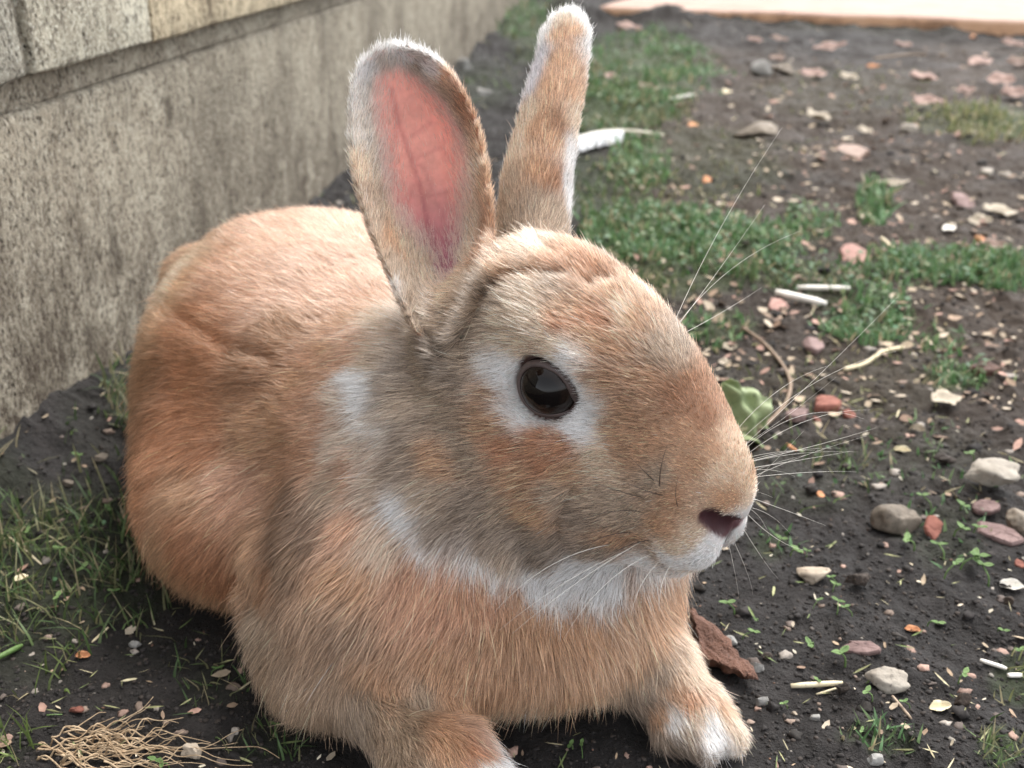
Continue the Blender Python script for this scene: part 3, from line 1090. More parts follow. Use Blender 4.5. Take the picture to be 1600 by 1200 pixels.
ctrl_p, ctrl_c, ctrl_g = [], [], []
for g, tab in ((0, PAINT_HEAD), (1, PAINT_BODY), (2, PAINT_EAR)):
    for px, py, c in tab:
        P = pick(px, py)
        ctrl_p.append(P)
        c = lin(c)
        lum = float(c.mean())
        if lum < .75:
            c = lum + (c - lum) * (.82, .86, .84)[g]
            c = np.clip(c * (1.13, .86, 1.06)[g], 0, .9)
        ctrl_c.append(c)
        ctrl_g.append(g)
        if g == 0:                                    # the face has the same markings on its far side
            ctrl_p.append(P - 2 * ((P - HC) @ hr) * hr)
            ctrl_c.append(c)
            ctrl_g.append(g)
for P, c in (((.04, .40, .06), TAN), ((.0, .47, .09), PEACH), ((-.06, .56, .06), TAN), ((-.14, .56, .07), TAN), ((-.1, .5, .01), GRT), ((.02, .36, .01), WHT),
             ((.0, .32, .005), WHT), ((-.05, .36, .005), WHT), ((.07, .33, .06), WHT), ((-.05, .46, .005), CRM), ((.05, .36, .11), TAN)):
    ctrl_p.append(np.array(P))
    ctrl_c.append(lin(c))
    ctrl_g.append(1)
ctrl_p, ctrl_c, ctrl_g = np.array(ctrl_p), np.array(ctrl_c), np.array(ctrl_g)


def region_weights(P):
    d = {}
    d['head'] = reg_dist(P, ('head',))
    d['chest'] = reg_dist(P, ('chest',))
    d['shoulder'] = reg_dist(P, ('shoulder',))
    d['haunch'] = reg_dist(P, ('haunch',))
    d['body'] = reg_dist(P, ('body',))
    d['neck'] = reg_dist(P, ('neck',))
    d['leg'] = reg_dist(P, ('leg',))
    d['leg2'] = reg_dist(P, ('leg2',))
    d['ear1'] = ear_dist(P, EAR1, ear1_sheet)
    d['ear2'] = ear_dist(P, EAR2, ear2_sheet)
    ks = list(d)
    D = np.stack([d[k] for k in ks], 1)
    D = D - D.min(1, keepdims=True)
    W = np.exp(-D / .0035)
    W /= W.sum(1, keepdims=True)
    return {k: W[:, i] for i, k in enumerate(ks)}


def pigment(P, w):
    """colour of the pelt at points P, blended between the markings"""
    out = np.zeros((len(P), 3))
    hw = w['head'] + .35 * w['neck']
    ew = w['ear1'] + w['ear2']
    bw = 1 - w['head'] - ew
    aff = np.stack([hw, bw + .25 * w['head'], ew + .03 * w['head']], 1)
    jit = np.stack([noise3(P, 160, 11 + k) for k in range(3)], 1) * .0022 + np.stack([noise3(P, 55, 21 + k) for k in range(3)], 1) * .003
    Q = (P + jit).astype(f32)
    cp_, cc_ = ctrl_p.astype(f32), ctrl_c.astype(f32)
    for a in range(0, len(P), 20000):
        q = Q[a:a + 20000]
        d2 = ((q ** 2).sum(1)[:, None] + (cp_ ** 2).sum(1)[None] - 2 * q @ cp_.T)
        d2 = np.maximum(d2, 0) + f32(.0025 ** 2)
        ww = d2 ** -2.2 * (aff[a:a + 20000][:, ctrl_g] + 1e-4)
        out[a:a + 20000] = (ww @ cc_) / ww.sum(1, keepdims=True)
    return out


WV = region_weights(RV)
PIG = pigment(RV, WV)
PIG = PIG * (1 + .10 * noise3(RV, 140, 5))[:, None]
# bare skin: ear cups, eyelids, nostrils
in_pink = poly_sdf(VPX, VPY, INNER) + 5 * noise3(RV, 300, 3)
sh1, _w = ear1_sheet(VPX, VPY)
pinkm = sstep(16, -2, in_pink) * (WV['ear1'] > .3) * (VD < sh1 + .0012)
vy = (VPY - 120) / 330
PINK = lin((222, 158, 144))[None] * (1 - sstep(.35, .95, vy))[:, None] + lin((140, 74, 92))[None] * sstep(.35, .95, vy)[:, None]  # purple towards the base paints in the shade deep in the cup
VEIN = np.array([(612, 140), (622, 190), (640, 240), (656, 290), (666, 340), (680, 390), (695, 430)], float)


vein = np.exp(-(line_d(VPX, VPY, VEIN) / 4.0) ** 2)
for br in ([(640, 240), (665, 270), (690, 330), (700, 390)], [(622, 190), (612, 240), (618, 290)], [(652, 280), (635, 320)], [(645, 250), (690, 230), (712, 260)], [(660, 310), (700, 300)], [(640, 215), (676, 190)]):
    vein = np.maximum(vein, .55 * np.exp(-(line_d(VPX, VPY, br) / 3.5) ** 2))
PINK = PINK * (1 - .38 * vein[:, None] * np.array([.7, 1, .9])) * (1 + .08 * noise3(RV, 220, 9))[:, None]
SKINC = PIG * .55
SKINC = SKINC * (1 - pinkm[:, None]) + PINK * pinkm[:, None]
LHEAD = (RV - HC) @ HR.T / HS * 1e3
lidm = np.zeros(len(RV))
for s in (1, -1):
    de = np.linalg.norm((RV - EYEC[s]), axis=1) / HS * 1e3
    lidm = np.maximum(lidm, sstep(10.7, 9.9, de + .35 * noise3(RV, 400, 2)))
    # the lid reaches out to the inner corner of the eye
    q = (RV - hp(18.0, 18.6 * s, -1.2)) / HS * 1e3
    lidm = np.maximum(lidm, .8 * sstep(2.6, 1.4, np.linalg.norm(q, axis=1)))
SKINC = SKINC * (1 - lidm[:, None]) + lin((74, 54, 50))[None] * lidm[:, None]
nosm = np.zeros(len(RV))
for p in PRIMS:
    if p[0] == 'cut' and p[1] == 'c':
        dd_ = cap_f(RV[:, 0], RV[:, 1], RV[:, 2], *p[2])
        tri_ = np.linalg.norm(p[2][0] - p[2][1]) < .0075 * HS + .003 and (p[2][0] - HC) @ hu > -.024 * HS
        nosm = np.maximum(nosm, (1.0 if p[2][3] > .0006 and (p[2][1] - HC) @ hu > -.024 * HS else .75) * sstep(.0036, .0026, dd_))
SKINC = SKINC * (1 - nosm[:, None]) + lin((66, 36, 40))[None] * nosm[:, None]
baremask = sstep(8, -34, in_pink) * (WV['ear1'] > .3) * (VD < sh1 + .0012)
bare = np.clip(np.maximum.reduce([baremask ** .6 * .985, lidm, nosm]), 0, 1)

rabbit = link('rabbit', None, loc=(0, 0, 0))
tag(rabbit, 'large tan and orange rabbit lying on the soil with upright ears and one dark eye', 'rabbit')
me = mesh_np('body', RV, RF)
add_col(me, SKINC)
body = link('body', me, M_SKIN, rabbit)

# ---- hair
DENS = dict(head=11e6, chest=6.2e6, shoulder=6.0e6, haunch=6.2e6, body=6.8e6, neck=6.5e6, leg=6e6, leg2=7e6, ear1=11e6, ear2=11e6)
LEN = dict(head=.0050, chest=.0108, shoulder=.0108, haunch=.0092, body=.0072, neck=.0080, leg=.0070, leg2=.0058, ear1=.0040, ear2=.0042)
LIFT = dict(head=.40, chest=.34, shoulder=.42, haunch=.45, body=.42, neck=.40, leg=.35, leg2=.30, ear1=.30, ear2=.30)
t1 = unp(610, 70, .384) - unp(690, 500, .362)
t1 /= np.linalg.norm(t1)
t2 = unp(885, 20, .408) - unp(835, 390, .39)
t2 /= np.linalg.norm(t2)


def flow_at(P, N, w):
    L = (P - HC) @ HR.T / HS * 1e3          # head-local mm
    F_ = np.zeros_like(P)
    sgn = np.sign(L[:, 1])
    side = np.clip(np.abs(L[:, 1]) / 20, 0, 1)
    low = np.clip(-L[:, 2] / 30, 0, 1)
    hd = -hf[None] + (hr[None] * sgn[:, None]) * (.25 * side)[:, None] - hu[None] * (.15 + .30 * side + .25 * low)[:, None] * sstep(60, 10, L[:, 0])[:, None]
    top = sstep(8, 20, L[:, 2])
    hd = hd + hu[None] * (.5 * top * sstep(50, 0, L[:, 0]))[:, None]
    pad = sstep(30, 46, L[:, 0]) * sstep(-2, -14, L[:, 2])
    hd = hd + (hr[None] * sgn[:, None] * .4 - hu[None] * .5) * pad[:, None]
    F_ += hd * w['head'][:, None]
    cx = (P[:, 0] - .012) / .06
    ch = np.stack([cx * .35 - .05, np.full(len(P), -.30), np.full(len(P), -1.0)], 1)
    F_ += ch * w['chest'][:, None]
    F_ += np.array([-.42, -.28, -.75]) * w['shoulder'][:, None]
    F_ += np.array([-.38, .05, -.80]) * w['haunch'][:, None]
    bd = np.stack([np.full(len(P), -.62), np.full(len(P), .45), -.25 - .5 * sstep(.10, .04, P[:, 2])], 1)
    F_ += bd * w['body'][:, None]
    F_ += np.array([-.62, .12, -.40]) * w['neck'][:, None]
    F_ += np.array([.55, -.55, -.35]) * w['leg'][:, None]
    F_ += np.array([.42, -.72, -.40]) * w['leg2'][:, None]
    ecx, ecy, _ = proj(P)
    inw = unp(663, 280, .36) - P
    inw /= np.linalg.norm(inw, axis=1, keepdims=True)
    F_ += (t1 + inw * .55 * sstep(40, 5, np.abs(poly_sdf(ecx, ecy, INNER)))[:, None]) * w['ear1'][:, None] + t2 * w['ear2'][:, None]
    F_ /= np.linalg.norm(F_, axis=1, keepdims=True) + 1e-9
    return F_


Q = RF
A = RV[Q]
area = .5 * np.linalg.norm(np.cross(A[:, 2] - A[:, 0], A[:, 3] - A[:, 1]), axis=1)
dv = sum(DENS[k] * WV[k] for k in DENS) * (1 - bare) * (.30 + .70 * sstep(-.35, -.05, FACING)) * np.where(RV[:, 2] < .002, .1, 1)
ex = area * dv[Q].mean(1)
nh = rng.poisson(ex)
fi = np.repeat(np.arange(len(Q)), nh)
u, v = rng.random(len(fi)), rng.random(len(fi))
bw_ = np.stack([(1 - u) * (1 - v), u * (1 - v), u * v, (1 - u) * v], 1)


def interp(arr):
    if arr.ndim == 1:
        return (arr[Q[fi]] * bw_).sum(1)
    return (arr[Q[fi]] * bw_[:, :, None]).sum(1)


HP_, HN = interp(RV), interp(RN)
HN /= np.linalg.norm(HN, axis=1, keepdims=True)
NH = len(HP_)
HW = {k: interp(WV[k]) for k in WV}
FL = flow_at(HP_, HN, HW)
amp = .13 * (HW['head'] + HW['ear1'] + HW['ear2']) + .30 * (1 - HW['head'] - HW['ear1'] - HW['ear2'])
pert = sum(np.stack([noise3(HP_, sc, sd_ + k) for k in range(3)], 1) * a_ for sc, a_, sd_ in ((30, .9, 31), (90, 1.0, 41), (260, .9, 51)))
FL = FL + pert * amp[:, None] + rng.normal(0, .10, (NH, 3))
FL = FL - HN * (FL * HN).sum(1, keepdims=True)
FL /= np.linalg.norm(FL, axis=1, keepdims=True) + 1e-9
lift = sum(LIFT[k] * HW[k] for k in LIFT) * (1 + .35 * rng.normal(0, 1, NH).clip(-1.5, 2)) * (1 + .4 * noise3(HP_, 70, 61))
ln = sum(LEN[k] * HW[k] for k in LEN)
LH = (HP_ - HC) @ HR.T / HS * 1e3
hw_ = HW['head']
ln = ln * (1 - hw_ * .58 * sstep(22, 50, LH[:, 0])) * (1 + hw_ * .25 * sstep(-8, -26, LH[:, 2]) * sstep(45, 25, LH[:, 0])) * (1 + hw_ * .5 * sstep(5, -22, LH[:, 0]))
nd_ = np.linalg.norm((LH - np.array([64, 0, -15.5])) * np.array([1, .75, 1.2]), axis=1)
ln *= 1 - .55 * sstep(11, 5, nd_)
for s in (1, -1):
    de = np.linalg.norm(HP_ - EYEC[s], axis=1) / HS * 1e3
    ln *= 1 - .45 * sstep(17, 12, de)
ln *= np.clip(rng.normal(1, .18, NH), .5, 1.5)
grd = rng.random(NH) < .05
ln[grd] *= 1.45
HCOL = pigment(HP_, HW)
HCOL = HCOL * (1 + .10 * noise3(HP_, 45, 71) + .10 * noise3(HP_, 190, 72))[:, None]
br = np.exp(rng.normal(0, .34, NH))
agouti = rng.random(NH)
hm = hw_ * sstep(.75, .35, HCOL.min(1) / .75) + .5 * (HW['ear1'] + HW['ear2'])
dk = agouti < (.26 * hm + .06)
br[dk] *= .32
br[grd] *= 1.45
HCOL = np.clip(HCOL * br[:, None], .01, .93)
pk = interp(pinkm)
HCOL = HCOL * (1 - .5 * pk[:, None]) + .5 * pk[:, None] * np.array([.8, .6, .55])
NP_ = 6
tt = np.linspace(0, 1, NP_)
pts = np.zeros((NH, NP_, 3), f32)
cur = HP_ - HN * .0006
pts[:, 0] = cur
stp = ln / (NP_ - 1)
grav = np.array([0, 0, -1.0])
longw = np.clip((ln - .008) / .012, 0, 1)
curl = rng.normal(0, 1, (NH, 3)) * .16
for k in range(1, NP_):
    tk = tt[k]
    d = FL + HN * (lift * (1.5 - 1.0 * tk))[:, None] + grav * (.35 * tk * longw)[:, None] + curl * tk
    d /= np.linalg.norm(d, axis=1, keepdims=True)
    cur = cur + d * stp[:, None]
    pts[:, k] = cur
under = pts[:, :, 2] < .0008
pts[:, :, 2] = np.where(under, .0008 + rng.random((NH, 1)) * .001, pts[:, :, 2])
# no hair crosses the eyeballs
bad = np.zeros(NH, bool)
for s in (1, -1):
    bad |= (np.linalg.norm(pts - EYEC[s].astype(f32), axis=2) < EYER * 1.06).any(1)
keep = ~bad
pts, HCOL, ln, grd, HWk = pts[keep], HCOL[keep], ln[keep], grd[keep], hw_[keep]
NH = len(pts)
rad0 = (.000055 + .000022 * np.clip((ln - .005) / .012, 0, 1)) * rng.uniform(.8, 1.25, NH)
rad = rad0[:, None] * np.array([1.0, 1.05, 1.0, .85, .6, .15])[None]
cu = bpy.data.hair_curves.new('fur')
cu.add_curves([NP_] * NH)
cu.attributes['position'].data.foreach_set('vector', pts.reshape(-1).astype(f32))
ra = cu.attributes.get('radius') or cu.attributes.new('radius', 'FLOAT', 'POINT')
ra.data.foreach_set('value', rad.reshape(-1).astype(f32))
ca = cu.attributes.new('hair_color', 'FLOAT_COLOR', 'CURVE')
ca.data.foreach_set('color', np.concatenate([HCOL, np.ones((NH, 1))], 1).astype(f32).ravel())
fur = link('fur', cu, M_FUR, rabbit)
fur['kind'] = 'stuff'
print('hairs', NH)


# ---- eyes: dark ball under a clear wet dome, with lids round it
def mat_eye():
    t = NT('dark_eye')
    v = t.coord('Object')
    sep = t.n.new('ShaderNodeSeparateXYZ')
    t.l.new(v, sep.inputs[0])
    r = t.math('SQRT', t.math('ADD', t.math('MULTIPLY', sep.outputs[0], sep.outputs[0]), t.math('MULTIPLY', sep.outputs[1], sep.outputs[1])))
    st = t.noise(t.mapping(v, (1, 1, 1)), 900, 3)
    iris = t.mix(st, (.006, .0035, .0025), (.014, .008, .006))
    col = t.mix(t.ramp(t.math('MULTIPLY', r, 60), [(.34, 0.0), (.40, 1.0), (.52, 1.0), (.60, .25)]), (.004, .003, .003), iris)
    return t.done(t.principled(col, .015, None, .25))


M_EYE = mat_eye()
M_LID = mat_simple('eyelid_skin', (.045, .030, .028), (.085, .058, .052), 600, .5, .6, .0004, .45)


def uv_ball(n1=32, n2=48, r=1.0, sz=1.0):
    V, F_ = [], []
    for i in range(n1 + 1):
        a = math.pi * i / n1
        for j in range(n2):
            b = 2 * math.pi * j / n2
            V.append((r * math.sin(a) * math.cos(b), r * math.sin(a) * math.sin(b), r * math.cos(a) * sz))
    for i in range(n1):
        for j in range(n2):
            F_.append((i * n2 + j, (i + 1) * n2 + j, (i + 1) * n2 + (j + 1) % n2, i * n2 + (j + 1) % n2))
    return np.array(V), F_


def frame_to_mat(o, zx, up):
    z = Vector(zx).normalized()
    x = Vector(up).cross(z).normalized()
    y = z.cross(x)
    m = Matrix((x, y, z)).transposed().to_4x4()
    m.translation = Vector([float(c) for c in o])
    return m


for s in (1, -1):
    V, F_ = uv_ball(r=EYER)
    V[:, 2] += .0009 * np.exp(-(np.hypot(V[:, 0], V[:, 1]) / .0085) ** 2) * (V[:, 2] > 0)
    e = link('eye', mesh_np('eye', V, F_), M_EYE, rabbit)
    out = hr * s * .93 + hf * .30 + hu * .10
    e.matrix_world = frame_to_mat(EYEC[s], out, hu)
    # eyelid: an almond ring hugging the ball, drawn out to the front corner
    VV, FF = [], []
    nA, nB = 96, 10
    for i in range(nA):
        a = 2 * math.pi * i / nA
        # lid opening seen from outside: x runs forward on the near side
        fx = math.cos(a)
        fz = math.sin(a)
        op_x = .0079 * HS * (1 + .12 * max(fx * s, 0) ** 6)
        op_z = (.0068 if fz > 0 else .0064) * HS
        op_z = op_z * (1 - .22 * max(fx * s, 0) ** 2)
        cx, cy = op_x * fx, op_z * fz
        tl = -.30 * s
        cx, cy = cx * math.cos(tl) - cy * math.sin(tl), cx * math.sin(tl) + cy * math.cos(tl)
        rr = math.hypot(cx, cy)
        R1 = EYER * 1.02
        zz = math.sqrt(max(R1 * R1 - min(rr, R1 * .985) ** 2, 0))
        ctr = Vector((cx, cy, zz + .0001))
        nrm = Vector((cx / rr, cy / rr, 0)) * .8 + Vector((0, 0, 1)) * .6
        rad = .00078 * HS if fz > 0 else .00066 * HS
        tv = nrm.normalized()
        bv = Vector((cx / rr, cy / rr, 0)) * .6 - Vector((0, 0, 1)) * .8
        for j in range(nB):
            b = 2 * math.pi * j / nB
            VV.append(ctr + tv * math.cos(b) * rad * .75 + bv * (math.sin(b) * rad * 1.5 + rad * 1.0))
    for i in range(nA):
        for j in range(nB):
            FF.append((i * nB + j, ((i + 1) % nA) * nB + j, ((i + 1) % nA) * nB + (j + 1) % nB, i * nB + (j + 1) % nB))
    ld = link('eyelid', mesh_np('eyelid', np.array(VV), FF), M_LID, e)
    # small lashes on the upper lid are left to the fur

# ---- whiskers: each a thin tapering bristle
def tube_mesh(name, P, R, seg=5, smooth=True):
    P = np.asarray(P, float)
    n = len(P)
    T = np.gradient(P, axis=0)
    T /= np.linalg.norm(T, axis=1, keepdims=True) + 1e-12
    ref = np.array([0, 0, 1.0]) if abs(T[0][2]) < .9 else np.array([1.0, 0, 0])
    V, F_ = [], []
    for i in range(n):
        a = np.cross(T[i], ref)
        a /= np.linalg.norm(a) + 1e-12
        b = np.cross(T[i], a)
        for j in range(seg):
            th = 2 * math.pi * j / seg
            V.append(P[i] + R[i] * (a * math.cos(th) + b * math.sin(th)))
    for i in range(n - 1):
        for j in range(seg):
            F_.append((i * seg + j, i * seg + (j + 1) % seg, (i + 1) * seg + (j + 1) % seg, (i + 1) * seg + j))
    F_.append(tuple(range(seg))[::-1])
    F_.append(tuple((n - 1) * seg + j for j in range(seg)))
    return mesh_np(name, np.array(V), F_, smooth)


def bez(P, n=14):
    """smooth curve through a few points"""
    P = np.asarray(P, float)
    m = len(P)
    t = np.linspace(0, m - 1, n)
    out = []
    for x in t:
        i = min(int(x), m - 2)
        f = x - i
        p0 = P[max(i - 1, 0)]
        p1, p2 = P[i], P[i + 1]
        p3 = P[min(i + 2, m - 1)]
        out.append(.5 * ((2 * p1) + (-p0 + p2) * f + (2 * p0 - 5 * p1 + 4 * p2 - p3) * f * f + (-p0 + 3 * p1 - 3 * p2 + p3) * f ** 3))
    return np.array(out)


def mat_bristle(name, c):
    t = NT(name)
    return t.done(t.principled(c, .35, None, .5))


M_WHISK = mat_bristle('pale_whisker', (.72, .68, .62))
M_WHISKD = mat_bristle('dark_whisker', (.03, .02, .018))
WH = []
# far-side whiskers fan out past the bridge of the nose: (px,py,depth) runs from the far pad outwards
FARP = hp(50, -9, -18)
fx_, fy_, fd_ = [float(q) for q in proj(FARP)]
for pts_ in (
    [(1180, 670), (1235, 620), (1330, 555), (1405, 460)], [(1170, 690), (1260, 600), (1340, 560), (1400, 550)], [(1150, 680), (1200, 620), (1245, 590), (1300, 570)],
    [(1165, 700), (1240, 655), (1300, 640), (1350, 655)], [(1160, 715), (1230, 665), (1290, 655), (1360, 640)], [(1170, 725), (1240, 700), (1300, 690), (1370, 668)],
    [(1175, 735), (1230, 720), (1280, 712), (1330, 705)], [(1178, 750), (1240, 742), (1290, 730), (1340, 738)], [(1178, 790), (1220, 790), (1250, 800), (1290, 822)],
    [(1170, 820), (1200, 828), (1225, 838), (1255, 860)], [(1160, 845), (1190, 862), (1205, 880), (1215, 905)], [(1150, 865), (1165, 885), (1172, 900), (1176, 930)],
    [(1140, 870), (1150, 895), (1153, 915), (1154, 935)]):
    P = [unp(x, y, d) for (x, y), d in zip(pts_, (fd_ - .002, fd_ + .006, fd_ + .014, fd_ + .022))]
    root = hp(50 + random.uniform(-4, 4), -12 + random.uniform(-2, 2), -18 + random.uniform(-5, 4))
    P = [root] + P
    WH.append((P, .000085, M_WHISK))
# long bristles above the far eye
for pts_ in ([(1070, 490), (1095, 400), (1150, 310), (1222, 200)], [(1075, 492), (1110, 440), (1150, 380), (1195, 320)], [(1075, 492), (1125, 440), (1180, 385), (1250, 362)],
             [(1088, 520), (1120, 490), (1155, 465), (1190, 450)]):
    P = [unp(x, y, d) for (x, y), d in zip(pts_, (.348, .352, .358, .366))]
    WH.append(([hp(22, -14, 14)] + P, .00009, M_WHISK))
# near-side whiskers, pale and sweeping down past the chin, dark short ones at the pad
for pts_ in ([(1000, 850), (940, 880), (880, 930), (800, 990)], [(980, 860), (920, 890), (850, 930), (780, 985)], [(1010, 870), (960, 900), (905, 960), (880, 1000)],
             [(960, 850), (900, 875), (840, 885), (770, 960)], [(1030, 875), (1005, 910), (990, 940), (985, 965)], [(1050, 880), (1035, 910), (1030, 935), (1030, 955)]):
    b = pick(*pts_[0])
    P = [b] + [unp(x, y, float(proj(b)[2]) - dz) for (x, y), dz in zip(pts_[1:], (.008, .010, .008))]
    WH.append((P, .00013, M_WHISK))
for pts_ in ([(1022, 750), (1000, 730), (985, 715)], [(1035, 775), (1005, 765), (970, 750)], [(1030, 760), (1035, 720), (1045, 690)], [(1005, 775), (970, 768), (930, 755)],
             [(1060, 790), (1056, 765), (1060, 745)], [(1000, 800), (950, 800), (905, 815)], [(990, 830), (940, 840), (890, 870)], [(1015, 845), (970, 858), (925, 890)]):
    b = pick(*pts_[0])
    P = [b] + [unp(x, y, float(proj(b)[2]) - dz) for (x, y), dz in zip(pts_[1:], (.0035, .004))]
    WH.append((P, .00015, M_WHISKD))
for i in range(11):
    a0 = random.uniform(-1.35, .95)
    ln_ = random.uniform(.018, .045)
    root = hp(random.uniform(46, 58), -13, random.uniform(-26, -10))
    d0 = hf * .25 - hr * .8
    e = root + (d0 * ln_ * .4)
    e2 = e + np.array([math.cos(a0), .25, math.sin(a0)]) * ln_
    WH.append(([root, (root + e) / 2, (e + e2) / 2 + np.array([0, 0, .002]), e2], .00006, M_WHISK))
for P, r, m in WH:
    P = np.array(P)
    cl = np.r_[0, np.cumsum(np.linalg.norm(np.diff(P, axis=0), axis=1))]
    cl /= cl[-1]
    tq = np.linspace(0, 1, 16)
    C = np.stack([np.polyval(np.polyfit(cl, P[:, k], 2, w=1 / (.05 + cl * (1 - cl)) ** .5), tq) for k in range(3)], 1)
    link('whisker', tube_mesh('whisker', C, r * np.linspace(1, .15, len(C)) ** .8, 4), m, rabbit)

# ------------------------------------------------------------------ stones, chips, leaves and plants on the soil
def icos(level=2):
    import bmesh
    bm = bmesh.new()
    bmesh.ops.create_icosphere(bm, subdivisions=level, radius=1)
    V = np.array([v.co[:] for v in bm.verts])
    F_ = np.array([[v.index for v in f.verts] for f in bm.faces])
    bm.free()
    return V, F_


ICO = {l: icos(l) for l in (1, 2, 3, 4)}


def rock(seed, sx, sy, sz, lvl=3, facets=7, rough=.06):
    """a stone: a ball cut by random flats then roughened, sitting on its base"""
    r = np.random.default_rng(seed)
    V, F_ = ICO[lvl]
    V = V.copy()
    for i in range(facets):
        n = r.normal(0, 1, 3)
        n /= np.linalg.norm(n)
        c = r.uniform(.42, .82)
        d = V @ n
        V = V - np.maximum(d - c, 0)[:, None] * n * .98
    V = V * (1 + 1.5 * rough * noise3(V + seed, 1.9, seed)[:, None] + rough * .9 * noise3(V + seed, 5, seed + 1)[:, None] + rough * .45 * noise3(V + seed, 12, seed + 2)[:, None])
    V = V / np.abs(V).max(0)
    V = V * np.array([sx, sy, sz]) / 2
    return V, F_


def gh(x, y):
    return float(ground_h(np.array([[x]]), np.array([[y]]))[0, 0])


ST = dict(
    pale=mat_simple('pale_stone', (.17, .145, .115), (.37, .335, .285), 90, .8, .8, .001),
    grey=mat_simple('grey_stone', (.15, .145, .135), (.30, .29, .27), 120, .8, .8, .001),
    brown=mat_simple('brown_stone', (.10, .082, .064), (.24, .20, .155), 110, .75, .8, .001),
    cream=mat_simple('cream_stone', (.27, .215, .16), (.50, .42, .33), 100, .8, .6, .0008),
    dark=mat_simple('dark_clod', (.020, .015, .012), (.055, .042, .034), 200, .8, 1.0, .0015),
    drop=mat_simple('dropping', (.020, .013, .009), (.050, .034, .024), 350, .75, .8, .0006),
    brick=mat_simple('brick_red', (.13, .045, .032), (.25, .10, .072), 150, .85, .8, .001),
    mauve=mat_simple('mauve_brick', (.10, .06, .055), (.26, .18, .165), 130, .8, .8, .001),
    pinkb=mat_simple('pink_brick', (.26, .14, .115), (.42, .26, .22), 130, .8, .6, .001),
    orange=mat_simple('orange_chip', (.36, .15, .07), (.52, .26, .13), 150, .8, .6, .001),
    straw=mat_simple('dry_straw', (.52, .44, .28), (.72, .64, .46), 200, .6, .5, .0004),
    white=mat_simple('bleached_straw', (.68, .64, .56), (.84, .80, .74), 200, .6, .5, .0003),
    twig=mat_simple('twig_bark', (.16, .11, .075), (.34, .26, .19), 250, .8, .8, .0005),
    bark=mat_simple('rotten_bark', (.035, .014, .009), (.13, .062, .040), 130, .7, 1.2, .0025),
    leafp=mat_simple('dead_leaf_pink', (.22, .135, .105), (.44, .30, .25), 60, .6, .5, .0006, .35, .25),
    leafb=mat_simple('dead_leaf_brown', (.16, .10, .075), (.32, .22, .17), 60, .6, .5, .0006, .35, .2),
    leafc=mat_simple('dead_leaf_cream', (.30, .25, .18), (.54, .47, .37), 60, .6, .5, .0006, .35, .25),
    green=mat_simple('fresh_green', (.09, .17, .045), (.20, .31, .11), 200, .5, .4, .0005, .4, .3),
    lime=mat_simple('wilted_cabbage_leaf', (.25, .31, .15), (.45, .50, .30), 70, .5, .8, .001, .4, .3),
    olive=mat_simple('dried_leaf_edge', (.20, .19, .09), (.36, .34, .19), 90, .6, .8, .001, .4, .2),
    root=mat_simple('dry_root', (.28, .19, .11), (.50, .38, .25), 250, .7, .5, .0003),
)
ROT = random.Random(3)


def place(name, me, mat, px, py, label, cat, group=None, sink=0.0, rot=None, h=0.0):
    p = gnd(px, py)
    z = gh(p[0], p[1])
    p = gnd(px, py, z)
    o = link(name, me, mat, loc=(p[0], p[1], z + h - sink), rot=rot)
    tag(o, label, cat, group)
    return o, p


def stone(px, py, w, h, mat, label, seed, name='stone', cat='stone', yaw=0, facets=7, rough=.06, flat=1.0, lvl=4, group=None):
    """w and h are the seen width and height in px; py is the middle"""
    base = py + h * .42
    d = gdepth(min(base, 1290))
    W = w * d / FPX
    pitch_s = .42 + .9 * max(min((py - 600) / FPX, .4), -.4)
    Hh = h * d / FPX
    sz = Hh * .95 * flat
    sy = max((Hh - sz * .55) / max(pitch_s, .25), W * .5)
    V, F_ = rock(seed, W, min(sy, W * 1.1), sz, lvl, facets, rough)
    g = gnd(px, base)
    o = link(name, mesh_np(name, V, F_), ST[mat], loc=(g[0], g[1] + min(sy, W * 1.1) * .35, gh(g[0], g[1]) + sz * .30), rot=(0, 0, math.radians(yaw)))
    tag(o, label, cat, group)
    return o


